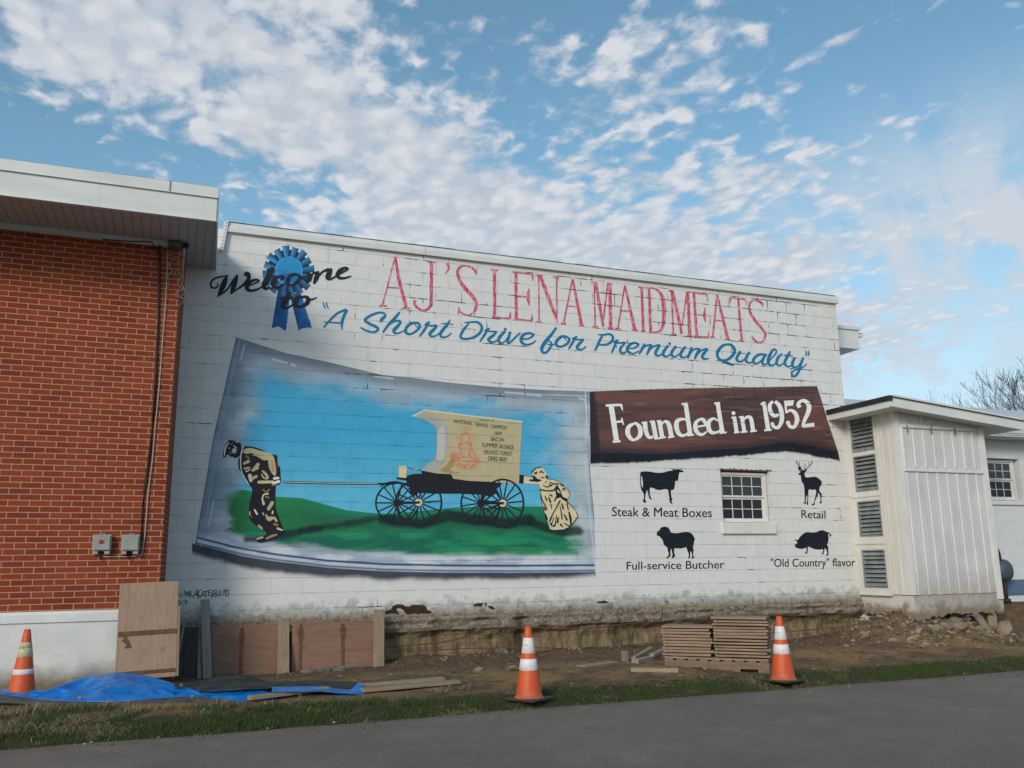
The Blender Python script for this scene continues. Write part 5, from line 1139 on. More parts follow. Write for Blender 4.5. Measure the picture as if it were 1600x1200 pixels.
gm = thing('gas_meter', 'dark blue grey gas meter half hidden behind the clad annex', 'gas meter', (13.05, -.18, -.42))
GM = simple('blue_grey_enamel', (.045, .065, .085, 1), (.07, .095, .12, 1), 7, .5, .1)
m = MB(); bm = bmesh.new(); bmesh.ops.create_uvsphere(bm, u_segments=20, v_segments=12, radius=1)
vs = [(v.co.x * .19 * (1 - .25 * max(0, v.co.z)), v.co.y * .13, .56 + (abs(v.co.z) ** .75) * (1 if v.co.z > 0 else -1) * .20) for v in bm.verts]; bm.verts.index_update(); fs = [[v.index for v in f.verts] for f in bm.faces]; bm.free()
m.mesh(vs, fs); m.obj('meter_body', GM, gm, True)
m = MB(); m.tube([(-.06, 0, .74), (-.07, 0, .86), (-.09, 0, .93), (-.14, .1, .97), (-.14, .22, .97)], .026, 8); m.obj('pipe', WIRE, gm, True)
m = MB(); m.tube([(-.02, 0, -.08), (-.02, 0, .40)], .035, 8); m.tube([(-.02, 0, -.02), (-.02, 0, .05)], .07, 10); m.obj('riser', WIRE, gm, True)

# ------------------------------------------------------------------ bare trees beyond the wing
BARK = simple('bare_bark', (.045, .04, .04, 1), (.09, .08, .078, 1), 6, .95, .4)
TWIG = simple('twig_bark', (.055, .045, .045, 1), (.09, .07, .068, 1), 6, .95, 0)
def bare_tree(label, loc, H, seed, spread=.5, lean=(0, 0), depth=6, cat='tree'):
    q = random.Random(seed); t = thing('bare_tree', label, cat, loc, 'leafless trees beyond the low wing')
    big, small = MB(), MB()
    def grow(p, d, L, r, lev):
        n = 4; pts = [p]; dd = d.copy(); rs = [r]
        for i in range(n):
            dd = (dd + Vector((q.gauss(0, .10), q.gauss(0, .10), q.gauss(.03, .06)))).normalized(); pts.append(pts[-1] + dd * (L / n)); rs.append(r * (1 - .42 * (i + 1) / n))
        (big if lev < 3 else small).tube(pts, [max(v, .0065) for v in rs], 7 if lev < 3 else 4, caps=False)
        if lev >= depth: return
        kids = q.choice([3, 4]) if lev < 4 else q.choice([2, 3, 3])
        for c in range(kids):
            k = n if c == 0 else q.choice([1, 2, 3, 4]); ax = Vector((q.gauss(0, 1), q.gauss(0, 1), q.gauss(0, .5))).normalized()
            nd = (dd + ax * (spread * (.45 if c == 0 else 1.0)) + Vector((0, 0, .14))).normalized()
            grow(pts[k], nd, L * q.uniform(.62, .82), rs[k] * (.8 if c == 0 else .6), lev + 1)
    grow(Vector((0, 0, 0)), Vector((lean[0], lean[1], 1)).normalized(), H * .27, H * .022, 0)
    big.obj('trunk', BARK, t, True); small.obj('crown', TWIG, t)
    return t
tp = on(1622, 640, 1, 20.0); bare_tree('large bare tree with spreading dark limbs beyond the low wing roof', (tp[0] + .6, 20.0, -1), 13.4, 21, .56, (-.12, 0), 7)
tp = on(1533, 640, 1, 40.0); bare_tree('small faint bare tree left of the large bare tree', (tp[0], 40.0, -1), 17.5, 5, .5, (0, 0), 5)

# ------------------------------------------------------------------ ground
EDGE = -3.86
def ground_z(x, y):
    x = np.asarray(x, float); y = np.asarray(y, float)
    z = -1.03 + .085 * sm(y, EDGE - .1, EDGE + .55) + .03 * sm(y, -3.0, -1.6)
    z = z + .05 * (fbm(x * .9, y * .9, 3, 4) - .5) * sm(y, EDGE, EDGE + .5) + .022 * (fbm(x * 5, y * 5, 8, 3) - .5) * sm(y, EDGE + .3, EDGE + 1.0)
    # spoil heap under the annex
    m = np.exp(-(((x - 10.15) / .95) ** 2)) * np.exp(-(((y + .75) / .62) ** 2)) * .36 + np.exp(-(((x - 11.2) / .75) ** 2)) * np.exp(-(((y + .62) / .5) ** 2)) * .24 + np.exp(-(((x - 9.5) / .5) ** 2)) * np.exp(-(((y + .6) / .5) ** 2)) * .12
    z = z + m * (.85 + .3 * fbm(x * 6, y * 6, 12, 3))
    # bank rising to the wing on the right
    z = z + .48 * sm(x + .25 * y, 11.9, 13.1) * sm(y, -2.2, -.5)
    # earth slumped against the footing
    z = z + .10 * sm(y, -.75, -.15) * (fbm(x * 1.6, y * 2, 19, 3)) * sm(x, 1.2, 2.0) * sm(10 - x, 0, 1)
    z = z - .08 * sm(y, -.5, -.1) * sm(1.5 - x, 0, .8)
    return z
def m_soil(t):
    v = t.pos(); x, y, z = t.xyz(v)
    n = t.noise(v, 1.3, 5, .6); n2 = t.noise(v, 9, 6, .7); n3 = t.noise(v, 55, 4, .7)
    c = t.mix(t.rng(n2, .32, .68), (.095, .062, .040, 1), (.215, .150, .098, 1))
    sand = t.rng(t.math('ADD', n, t.math('MULTIPLY', t.math('SUBTRACT', n2, .5), .35)), .44, .58)
    strip = t.math('MULTIPLY', t.rng(y, -3.1, -2.6), t.rng(y, -.9, -1.7))
    c = t.mix(t.math('MULTIPLY', t.math('MULTIPLY', sand, strip), .85), c, t.mix(t.rng(n3, .3, .7), (.24, .145, .06, 1), (.38, .25, .115, 1)))
    turf = t.rng(t.math('ADD', y, t.math('MULTIPLY', t.math('SUBTRACT', n2, .5), .9)), -3.0, -3.25)
    c = t.mix(turf, c, t.mix(t.rng(n2, .35, .65), (.035, .045, .018, 1), (.085, .075, .038, 1)))
    c = t.mix(t.rng(n3, .64, .72, 0, .8), c, (.26, .22, .17, 1))
    c = t.mix(t.rng(n3, .36, .28, 0, .6), c, (.03, .022, .016, 1))
    h = t.math('ADD', t.math('MULTIPLY', n2, .6), n3)
    return {'Base Color': c, 'Normal': t.bump(h, .8, .02)}
SOIL = material('bare_soil', m_soil, .95, spec=.1)
gx = np.concatenate([np.linspace(-14, -4, 26)[:-1], np.linspace(-4, 14.5, 420), np.linspace(14.5, 26, 40)[1:]]); gy = np.linspace(EDGE - .14, .40, 98)
GX, GY = np.meshgrid(gx, gy); GZ = ground_z(GX, GY)
V = np.stack([GX, GY, GZ], -1).reshape(-1, 3); nx_, ny_ = len(gx), len(gy)
idx = np.arange(nx_ * ny_).reshape(ny_, nx_); F = np.stack([idx[:-1, :-1], idx[:-1, 1:], idx[1:, 1:], idx[1:, :-1]], -1).reshape(-1, 4)
me = bpy.data.meshes.new('ground'); me.from_pydata(V.tolist(), [], F.tolist()); me.polygons.foreach_set('use_smooth', [True] * len(F)); me.materials.append(SOIL)
o = bpy.data.objects.new('ground', me); COL.objects.link(o); structure(o)
def m_field(t):
    v = t.pos(); n = t.noise(v, .12, 5, .6)
    return t.mix(n, (.05, .055, .025, 1), (.10, .09, .05, 1))
FIELD = material('field', m_field, .95)
mb = MB(); mb.quad((-700, -700, -1.12), (700, -700, -1.12), (700, 700, -1.12), (-700, 700, -1.12)); structure(mb.obj('terrain', FIELD))
def m_asphalt(t):
    v = t.pos(); n = t.noise(v, .7, 5, .6); n2 = t.noise(v, 130, 3, .7); n3 = t.noise(v, 34, 4, .65)
    c = t.mix(t.rng(n, .3, .7), (.205, .168, .138, 1), (.270, .226, .188, 1))
    c = t.mix(t.rng(n2, .58, .72, 0, .75), c, (.27, .255, .235, 1)); c = t.mix(t.rng(n2, .42, .30, 0, .7), c, (.042, .040, .039, 1))
    c = t.mix(t.rng(n3, .54, .70, 0, .5), c, (.36, .32, .285, 1)); c = t.mix(t.rng(n3, .46, .32, 0, .55), c, (.075, .068, .062, 1)); st = t.noise(t.scale(v, (.35, 1.6, 1)), 1.2, 5, .65); pt = t.noise(t.add(v, (11, 5, 0)), 3.2, 6, .7); c = t.mix(t.rng(pt, .35, .68, 0, .35), c, (.10, .092, .085, 1))
    c = t.mix(t.rng(st, .56, .78, 0, .5), c, (.18, .162, .145, 1))
    y = t.xyz(v)[1]
    c = t.mix(t.math('MULTIPLY', t.rng(t.math('ADD', y, t.math('MULTIPLY', t.math('SUBTRACT', n3, .5), .3)), -4.15, -3.9), .45), c, (.15, .12, .09, 1))
    return {'Base Color': c, 'Normal': t.bump(t.math('ADD', n2, t.math('MULTIPLY', n3, .8)), .9, .010)}
ASPH = material('asphalt', m_asphalt, .9, spec=.2)
mb = MB(); q = random.Random(2); xs = np.linspace(-40, 60, 900); ye = EDGE + .05 * (fbm(xs * 1.1, xs * 0, 4, 4) - .5) * 2 + .02 * (fbm(xs * 9, xs * 0, 6, 2) - .5)
i0 = len(mb.v)
for x, y in zip(xs, ye): mb.v += [(x, -60, -1.0), (x, -6.5, -1.0), (x, float(y) - .12, -1.0), (x, float(y), -1.012), (x, float(y) + .02, -1.06)]
for i in range(len(xs) - 1):
    for k in range(4): mb.f.append((i * 5 + k, (i + 1) * 5 + k, (i + 1) * 5 + k + 1, i * 5 + k + 1)); mb.c.append(None)
structure(mb.obj('road', ASPH))

# excavated earth face and rough footing under the painted wall
def m_cut(t):
    v = t.pos(); x, y, z = t.xyz(v)
    n = t.noise(v, 5, 6, .7); n2 = t.noise(v, 26, 5, .7); n3 = t.noise(t.scale(v, (9, 9, 1.5)), 1, 5, .65)
    lv = t.math('ADD', z, t.math('MULTIPLY', t.math('SUBTRACT', n, .5), .16))
    earth = t.mix(t.rng(n3, .35, .65), (.17, .12, .068, 1), (.36, .275, .165, 1))
    conc = t.mix(t.rng(n2, .35, .65), (.19, .155, .115, 1), (.44, .38, .305, 1))
    conc = t.mix(t.rng(n, .52, .66, 0, .8), conc, (.055, .045, .035, 1))
    c = t.mix(t.rng(lv, -.60, -.52), earth, conc)
    c = t.mix(t.rng(n2, .63, .70, 0, .8), c, (.42, .38, .32, 1))
    band = t.noise(t.scale(v, (1.6, 0, .25)), 1, 3, .6)
    c = t.mix(t.rng(band, .58, .66, 0, .75), c, (.045, .034, .024, 1))
    return {'Base Color': c, 'Normal': t.bump(t.math('ADD', n, n2), 1.0, .05)}
CUT = material('cut_earth', m_cut, .95, spec=.1)
cx = np.linspace(-1.35, 9.9, 380); prof = [(-.335, -.012), (-.37, -.03), (-.42, -.005), (-.47, -.03), (-.52, -.015), (-.56, .05), (-.62, .10), (-.70, .085), (-.80, .05), (-.90, .0), (-1.05, -.08)]
VV = []
for j, (pz, pyy) in enumerate(prof):
    amp = (.0 if j == 0 else .06) * (1 if j < 5 else 1.5)
    dz = .05 * (fbm(cx * 2.1, cx * 0 + j * .4, 71, 4) - .5) * (0 if j == 0 else 1)
    yy = pyy + amp * (fbm(cx * 4.5, cx * 0 + j * 1.3, 81, 4) - .5) * 2
    VV.append(np.stack([cx, yy, np.full_like(cx, pz) + dz], -1))
VV = np.array(VV); nr, ncx = VV.shape[:2]; idx = np.arange(nr * ncx).reshape(nr, ncx)
F = np.stack([idx[1:, :-1], idx[1:, 1:], idx[:-1, 1:], idx[:-1, :-1]], -1).reshape(-1, 4)
me = bpy.data.meshes.new('earth_bank'); me.from_pydata(VV.reshape(-1, 3).tolist(), [], F.tolist()); me.materials.append(CUT)
o = bpy.data.objects.new('earth_bank', me); COL.objects.link(o); structure(o)
def wp(px, py, y): p = on(px, py, 1, y); return (p[0], y, p[2])
tubes('rusty_wire', 'upper rusty wire stretched along the dug out footing', 'wire', [([tuple(v) for v in catmull([wp(596, 1011, -.07), wp(640, 1008, -.07), wp(700, 1002, -.07), wp(760, 985, -.07), wp(822, 980, -.07), wp(900, 983, -.07), wp(985, 974, -.07), wp(1035, 971, -.07), wp(1120, 962, -.07), wp(1205, 961, -.07), wp(1270, 962, -.07), wp(1352, 966, -.07)], 4)], .008)], RUST, wp(900, 983, -.07), 'wires along the footing')
tubes('rusty_wire', 'lower rusty wire stretched along the dug out footing', 'wire', [([tuple(v) for v in catmull([wp(640, 1019, -.08), wp(680, 1016, -.08), wp(740, 1013, -.08), wp(830, 1012, -.08), wp(915, 1013, -.08), wp(1000, 1006, -.08), wp(1100, 996, -.08), wp(1205, 989, -.08), wp(1280, 983, -.08), wp(1356, 976, -.08)], 4)], .007)], RUST, wp(900, 1013, -.08), 'wires along the footing')

# ------------------------------------------------------------------ uncountable stuff: grass, gravel, rubble
def m_vcol(t, name='paint'):
    at = t.n('ShaderNodeAttribute', out=0, attribute_name='paint'); return at
GRASSM = material('grass_blades', lambda t: {'Base Color': m_vcol(t)}, .8, spec=.15)
class Fast:
    def __init__(self): self.v = []; self.f = []; self.c = []
def tri_cloud(name, V, Cc, mat):
    n = len(V); me = bpy.data.meshes.new(name); me.from_pydata(V.reshape(-1, 3).tolist(), [], np.arange(n * 3).reshape(n, 3).tolist())
    at = me.color_attributes.new('paint', 'FLOAT_COLOR', 'POINT'); at.data.foreach_set('color', np.repeat(Cc, 3, 0).astype(np.float32).ravel()); me.materials.append(mat)
    o = bpy.data.objects.new(name, me); COL.objects.link(o); o['kind'] = 'stuff'; return o
rg = np.random.default_rng(5)
N = 300000
gxp = rg.uniform(-4.6, 15.5, N); gyp = EDGE - .05 + 1.75 * rg.random(N) ** 1.35
inner = np.interp(gxp, [-5, -2.7, -.6, 1.2, 3.7, 6.5, 10, 13, 16], [-2.15, -2.25, -2.75, -3.05, -3.22, -3.12, -2.95, -2.6, -2.2])
patch = fbm(gxp * 1.6, gyp * 1.6, 33, 4); patch2 = fbm(gxp * 5, gyp * 5, 39, 3)
prob = sm(inner + .55 * (patch - .5) - gyp, -.12, .22) * sm(patch2, .36, .56) * (.35 + .65 * sm(gyp, EDGE - .06, EDGE + .10)) * np.where(gxp < 1, .9, 1.0)
keep = rg.random(N) < prob * np.interp(gxp, [-5, 1, 8, 16], [.85, .75, .60, .34])
gxp, gyp, patch, patch2, inner = gxp[keep], gyp[keep], patch[keep], patch2[keep], inner[keep]
gz = ground_z(gxp, gyp) - .004; n = len(gxp)
dry = np.clip(sm(fbm(gxp * 2.2, gyp * 2.2, 47, 3), .48, .66) * np.interp(gxp, [-5, 1.5, 3, 16], [.80, .70, .42, .36]) + sm(gyp - inner, -.35, .1) * .35, 0, 1)
isdry = rg.random(n) < dry
hh = rg.uniform(.018, .048, n) * np.interp(gxp, [-5, 1, 4, 16], [1.35, 1.15, .9, .85]) * (.6 + .9 * patch); an = rg.uniform(0, 6.283, n); w = rg.uniform(.0022, .0048, n); lean = rg.uniform(.1, .8, n) * hh * np.where(isdry, 1.8, 1.0); la = rg.uniform(0, 6.283, n); hh = np.where(isdry, hh * .75, hh)
P = np.stack([gxp, gyp, gz], -1); A = P + np.stack([np.cos(an) * w, np.sin(an) * w, 0 * w], -1); B = P - np.stack([np.cos(an) * w, np.sin(an) * w, 0 * w], -1); T = P + np.stack([np.cos(la) * lean, np.sin(la) * lean, hh], -1)
g = rg.random((n, 1)); green = np.array([.034, .056, .018]) * (1 - g) + np.array([.075, .105, .034]) * g; straw = np.array([.17, .135, .07]) * (1 - g) + np.array([.33, .28, .17]) * g
colr = np.where(isdry[:, None], straw, green); colr = np.concatenate([colr, np.ones((n, 1))], 1)
tri_cloud('grass', np.stack([A, B, T], 1), colr, GRASSM)
# clumps of dead straw at the left
Vs, Cs = [], []
for (px, py, s, cnt) in ((170, 1108, .10, 420), (205, 1112, .07, 200), (255, 1107, .06, 150), (60, 1112, .12, 260), (340, 1101, .06, 160), (110, 1125, .10, 200), (20, 1118, .09, 160), (470, 1094, .05, 90), (730, 1075, .05, 80), (1165, 1062, .06, 140), (690, 1080, .05, 60), (1260, 1075, .04, 50)):
    c = on(px, py, 2, -.94)
    x = rg.normal(c[0], s, cnt); y = rg.normal(c[1], s * .7, cnt); z = ground_z(x, y); L = rg.uniform(.05, .15, cnt); t = rg.uniform(0, 6.28, cnt); up = rg.uniform(.1, .7, cnt)
    P = np.stack([x, y, z], -1); A = P + np.stack([-np.sin(t), np.cos(t), 0 * t], -1) * .003; B = P - np.stack([-np.sin(t), np.cos(t), 0 * t], -1) * .003; T = P + np.stack([np.cos(t) * L * (1 - up * .5), np.sin(t) * L * (1 - up * .5), L * up], -1)
    Vs.append(np.stack([A, B, T], 1)); g = rg.random((cnt, 1)); Cs.append(np.concatenate([np.array([.18, .14, .075]) * (1 - g) + np.array([.40, .33, .21]) * g, np.ones((cnt, 1))], 1))
tri_cloud('dead_straw', np.concatenate(Vs), np.concatenate(Cs), GRASSM)
# fallen leaves and chips on the bare soil
cnt = 5200; x = rg.uniform(-1.2, 12.5, cnt); y = np.where(rg.random(cnt) < .55, -np.abs(rg.normal(.05, .42, cnt)) - .05, rg.uniform(-3.2, -.2, cnt)); z = ground_z(x, y) + .006; r = rg.uniform(.006, .022, cnt); t = rg.uniform(0, 6.28, cnt)
P = np.stack([x, y, z], -1); k = [np.stack([np.cos(t + a_) * r, np.sin(t + a_) * r, rg.uniform(-.004, .014, cnt)], -1) for a_ in (0, 2.1, 4.2)]
g = rg.random((cnt, 1)); cl = np.where(rg.random((cnt, 1)) < .90, np.array([.07, .045, .028]) * (1 - g) + np.array([.19, .12, .07]) * g, np.array([.28, .24, .18]) * (1 - g) + np.array([.52, .49, .43]) * g)
xr_ = np.arange(cnt) < 420; x = np.where(xr_, rg.uniform(-3, 13, cnt), x); y = np.where(xr_, EDGE - np.abs(rg.normal(0, .22, cnt)), y); z = np.where(xr_, -.996, z); r = np.where(xr_, r * .6, r); P = np.stack([x, y, z], -1)
tri_cloud('leaf_litter', np.stack([P + k[0], P + k[1], P + k[2]], 1), np.concatenate([cl, np.ones((cnt, 1))], 1), GRASSM)
# broken rock
ROCKM = simple('broken_limestone', (.15, .115, .078, 1), (.31, .255, .185, 1), 7, .95, .6, world=True)
ROCKD = simple('brown_clods', (.09, .062, .04, 1), (.20, .145, .095, 1), 9, .95, .6, world=True)
def rock(q, r, flat=.7):
    bm = bmesh.new(); bmesh.ops.create_icosphere(bm, subdivisions=1, radius=1)
    sx, sy, sz = r * q.uniform(.7, 1.35), r * q.uniform(.6, 1.2), r * flat * q.uniform(.6, 1.1)
    for v in bm.verts: v.co *= q.uniform(.68, 1.12); v.co = Vector((v.co.x * sx, v.co.y * sy, v.co.z * sz))
    M = Matrix.Rotation(q.uniform(0, 6.28), 4, 'Z') @ Matrix.Rotation(q.uniform(-.5, .5), 4, 'X')
    vs = [M @ v.co for v in bm.verts]; bm.verts.index_update(); fs = [[v.index for v in f.verts] for f in bm.faces]; bm.free(); return vs, fs
q = random.Random(31); R1, R2 = MB(), MB()
for i in range(1700):
    zone = q.random()
    if zone < .62: x = q.gauss(10.25, .75); y = -1.0 + q.gauss(0, .36)
    elif zone < .82: x = q.uniform(9.2, 12.2); y = q.uniform(-1.9, -.9)
    elif zone < .93: x = q.uniform(1.4, 9.6); y = -abs(q.gauss(.08, .22)) - .02
    else: x = q.uniform(-1, 13); y = q.uniform(-3.0, -.5)
    if x > 12.8 or y > -.12: continue
    r = min(.085, .010 + q.expovariate(1 / .017)) if zone < .82 else min(.04, .006 + q.expovariate(1 / .010))
    z = float(ground_z(x, y)) + r * .25; vs, fs = rock(q, r)
    (R1 if q.random() < .55 else R2).mesh([v + Vector((x, y, z)) for v in vs], fs)
o = R1.obj('rubble', ROCKM); o['kind'] = 'stuff'; o = R2.obj('soil_clods', ROCKD); o['kind'] = 'stuff'

# ------------------------------------------------------------------ traffic cones
def m_cone(t):
    v = t.obj(); n = t.noise(v, 7, 5, .65); n2 = t.noise(v, 40, 4, .7); z = t.xyz(v)[2]
    c = t.mix(t.rng(n, .3, .7), (.56, .075, .016, 1), (.66, .11, .028, 1)); c = t.mix(t.rng(n2, .60, .72, 0, .5), c, (.38, .11, .06, 1))
    c = t.mix(t.rng(t.math('ADD', z, t.math('MULTIPLY', n, .2)), .26, .06, 0, .6), c, (.22, .12, .075, 1))
    sc = t.noise(t.scale(t.add(v, (9, 2, 5)), (5, 5, 12)), 2, 5, .7); c = t.mix(t.rng(sc, .58, .68, 0, .6), c, (.50, .20, .12, 1))
    return {'Base Color': c, 'Normal': t.bump(n2, .1, .002)}
CONEM = material('orange_cone_plastic', m_cone, .5, spec=.4)
def m_collar(white, dirt):
    def b(t):
        v = t.obj(); n = t.noise(v, 22, 5, .7); n2 = t.noise(t.scale(v, (30, 30, 6)), 1, 4, .6)
        c = t.mix(t.rng(n, .54, .66), white, dirt); return {'Base Color': t.mix(t.rng(n2, .6, .75, 0, .5), c, dirt), 'Normal': t.bump(n, .2, .002)}
    return b
COLL = material('white_reflective_collar', m_collar((.72, .71, .68, 1), (.42, .40, .37, 1)), .4); COLLY = material('dirty_yellow_collar', m_collar((.52, .46, .28, 1), (.22, .21, .15, 1)), .5)
CBASE = simple('black_cone_rubber', (.03, .03, .03, 1), (.07, .065, .06, 1), 10, .8, .2)
def cone(label, px, py, zb, bands, tilt=0):
    H = .71; p = on(px, py, 2, zb + H); t = thing('traffic_cone', label, 'traffic cone', (p[0], p[1], zb), 'traffic cones along the road edge', rot=(0, 0, rnd.uniform(0, 1)))
    def rr(z): return .138 + (.030 - .138) * (z - .025) / (H - .025)
    m = MB(); m.box(-.18, .18, -.18, .18, 0, .024, bev=.012); m.obj('base', CBASE, t)
    m = MB(); m.lathe([(.15, .0245), (.142, .035)] + [(rr(.04 + (H - .04) * k / 14), .04 + (H - .04) * k / 14) for k in range(15)] + [(.022, H + .002), (.018, H - .02)], 36); m.obj('cone_body', CONEM, t, True)
    for z0, z1, mt in bands:
        m = MB(); m.lathe([(rr(z0) + .0005, z0), (rr(z0) + .003, z0 + .002), (rr(z1) + .003, z1 - .002), (rr(z1) + .0005, z1)], 36); m.obj('reflective_collar', mt, t, True)
cone('scuffed traffic cone with dirty yellow collar by the painted plinth at left', 43, 983.5, -.93, [(.275, .325, COLL), (.44, .53, COLLY), (.53, .585, COLLY)])
cone('traffic cone with two worn white collars standing in the middle of the grass strip', 825, 979, -.962, [(.288, .398, COLL), (.452, .602, COLL)])
cone('clean bright traffic cone with white collars beside the stacked panels', 1217, 963, -.962, [(.30, .405, COLL), (.455, .60, COLL)])

# ------------------------------------------------------------------ boards and plywood leaning on the left
def board(label, top, bot, y_top, y_bot, width, thick, mat, name='board', cat='board', group=None, extra=None, tilt=0.0):
    """plank leaning from its foot to its head; top and bot are photo points of the middle of its two ends"""
    A = Vector(on(*bot, 1, y_bot)); B = Vector(on(*top, 1, y_top)); zax = (B - A); L = zax.length; zax.normalize()
    xax = Vector((1, tilt, 0)); xax = (xax - zax * xax.dot(zax)).normalized(); yax = zax.cross(xax)
    M = Matrix((xax, yax, zax)).transposed().to_4x4(); M.translation = A
    m = MB(); m.box(-width / 2, width / 2, -thick / 2, thick / 2, 0, L, bev=.004)
    o = m.obj(name, mat); o.matrix_world = M
    tag(o, label, cat, group); return o, L
def strip_part(parent, x0, x1, y0, y1, z0, z1, name, mat):
    m = MB(); m.box(x0, x1, y0, y1, z0, z1, bev=.003); return m.obj(name, mat, parent)
ply, L = board('tall pale form plywood panel leaning on the brick corner', (234, 910), (227.5, 1061), -1.16, -1.46, .62, .028, PLY, 'plywood_panel', 'plywood', None)
strip_part(ply, -.30, .31, -.0185, -.0142, L * .44, L * .49, 'rusty_strap', RUST)
m = MB()
for i in range(7): m.box(-.285 + .012 * (i % 3) + i * .010, -.225 + i * .011, -.022, -.0186, L * .455 - i * .024, L * .455 - i * .024 + .019)
m.obj('frayed_strap_end', RUST, ply); strip_part(ply, .311, .335, -.03, .05, 0, L * .72, 'edge_batten', W_TAN)
m = MB(); m.box(-.31, .31, -.02, -.0142, .05, .09); m.obj('foot_stain', RUST, ply)
def sheet(label, pts, yt, yb, mat, straps):
    (tx0, ty0), (tx1, ty1), (bx1, by1), (bx0, by0) = pts
    A, B, C_, D_ = Vector(on(tx0, ty0, 1, yt)), Vector(on(tx1, ty1, 1, yt)), Vector(on(bx1, by1, 1, yb)), Vector(on(bx0, by0, 1, yb))
    O = D_; xax = (C_ - D_); W = ((C_ - D_).length + (B - A).length) / 2; xax.normalize(); zax = ((A + B) / 2 - (C_ + D_) / 2); L = zax.length; zax = (zax - xax * zax.dot(xax)).normalized(); yax = zax.cross(xax)
    M = Matrix((xax, yax, zax)).transposed().to_4x4(); M.translation = O
    m = MB(); m.box(0, W, 0, .02, 0, L, bev=.003); o = m.obj('plywood_panel', mat); o.matrix_world = M; tag(o, label, 'plywood', 'reddish plywood panels against the footing')
    for s in straps:
        strip_part(o, W * s - .022, W * s + .022, -.006, -.0003, .02, L - .04, 'rusty_strap', RUST)
        m = MB()
        for i in range(6): m.box(W * s - .035 + rnd.uniform(-.012, .012), W * s + .035 + rnd.uniform(-.012, .012), -.012, -.0062, L - .10 - i * .026, L - .088 - i * .026)
        m.obj('frayed_strap_end', RUST, o)
    return o
sheet('shaded reddish plywood panel between the grey board and the first tan post', ((326, 977.5), (440, 974), (440, 1053), (326, 1058)), -.24, -.40, PLYR, (.42,))
sheet('sunlit reddish plywood panel between the two tan posts', ((455, 972.5), (586, 968), (586, 1046), (455, 1050.5)), -.24, -.40, PLYR, (.10, .60))
board('tall weathered grey board leaning on the wall', (320.5, 937), (324, 1062), -.16, -.56, .105, .035, W_GREY, group='boards leaning along the footing')
board('tan post between the two reddish plywood panels', (443, 968), (442.5, 1064), -.20, -.58, .145, .038, W_TAN, name='post', cat='post', group='tan posts at the plywood')
board('tan post at the right end of the plywood row', (592, 953), (591.5, 1057), -.16, -.54, .145, .038, W_TAN, name='post', cat='post', group='tan posts at the plywood')
board('narrow dark board at the left edge of the dark boards', (285, 979), (279, 1062), -.25, -.62, .06, .03, W_DARK, group='boards leaning along the footing')
board('wide nearly black board behind the grey board', (299, 980), (297, 1062), -.22, -.50, .17, .03, W_DARK, group='boards leaning along the footing')
board('thin dull tan board tucked behind the grey board', (313, 980), (311, 1062), -.20, -.56, .05, .03, W_TAN, group='boards leaning along the footing')
board('splintered pale board slanting beside the tall plywood panel', (288, 972), (271, 1060), -.5, -1.1, .03, .02, W_TAN, group='boards leaning along the footing')

# planks lying about
def plank(label, p0, p1, z, w, th, mat, name='plank', dz=0.0, group='loose planks on the ground'):
    A = Vector(on(*p0, 2, z)); B = Vector(on(*p1, 2, z)); B.z += dz
    xax = (B - A); L = xax.length; xax.normalize(); yax = Vector((0, 0, 1)).cross(xax).normalized(); zax = xax.cross(yax)
    M = Matrix((xax, yax, zax)).transposed().to_4x4(); M.translation = A
    m = MB(); m.box(0, L, -w / 2, w / 2, -th / 2, th / 2, bev=.004); o = m.obj(name, mat); o.matrix_world = M; tag(o, label, 'plank', group); return o
plank('long pale plank right of the blue tarp, back one of the pair', (560, 1071), (693, 1060.5), -.885, .09, .035, W_TANX)
plank('long grey plank right of the blue tarp, front one of the pair', (565, 1078.5), (716, 1065), -.91, .14, .035, W_TANX)
plank('weathered tan plank lying on the blue tarp', (389, 1090.5), (512, 1077), -.90, .09, .04, W_TANX, dz=.01)
plank('pinkish board lying in the dirt left of the scrap lumber', (907, 1042), (958, 1035), -.915, .16, .03, W_TANX)
plank('pale flat board lying in front of the pallet', (986, 1046.5), (1060, 1047), -.905, .13, .05, W_TANX)
plank('short upright looking block end among the scrap lumber', (973, 1026), (980, 1025.5), -.85, .07, .14, W_TAN)
plank('slanted offcut leaning on the scrap lumber pile', (990, 1029), (1018, 1019), -.87, .06, .04, W_TANX, dz=.05)
plank('dark offcut under the slanted offcut', (992, 1034), (1030, 1026), -.89, .10, .06, W_GREY)
plank('grey offcut touching the panel stack', (1018, 1024), (1036, 1020), -.84, .07, .04, W_GREY, dz=.03)
plank('long dark steel rod lying on the sand strip', (705, 1062.5), (985, 1048), -.925, .025, .018, RUST, 'steel_rod', group=None)

# ------------------------------------------------------------------ pallet with two stacks of form panels
PA, PB = Vector(on(1039, 1045, 2, -.95)), Vector(on(1203, 1051, 2, -.95))
px_ax = (PB - PA); PW = px_ax.length; px_ax.normalize(); ang = math.atan2(px_ax.y, px_ax.x)
PW = min(PW, 1.36)
pal = thing('pallet', 'wooden pallet under the two stacks of panels', 'pallet', (PA.x, PA.y, -.965), rot=(0, 0, ang))
m = MB(); h = .125; n1, n2_, n3_, n4_ = .30, .48, .93, 1.16
WPAL = m_wood('pallet_wood', (.15, .11, .075, 1), (.27, .20, .14, 1), (1, 14, 14), stain=(.08, .06, .045, 1)); m.prism([(0, 0), (n1, 0), (n1 + .012, .045), (n2_ - .012, .045), (n2_, 0), (n3_, 0), (n3_ + .012, .045), (n4_ - .012, .045), (n4_, 0), (PW, 0), (PW, h), (0, h)], 1, 0, .04); m.obj('stringer', WPAL, pal)
m = MB(); m.box(0, PW, .17, .21, 0, h); m.obj('stringer', WPAL, pal); m = MB(); m.box(0, PW, .34, .38, 0, h); m.obj('stringer', WPAL, pal)
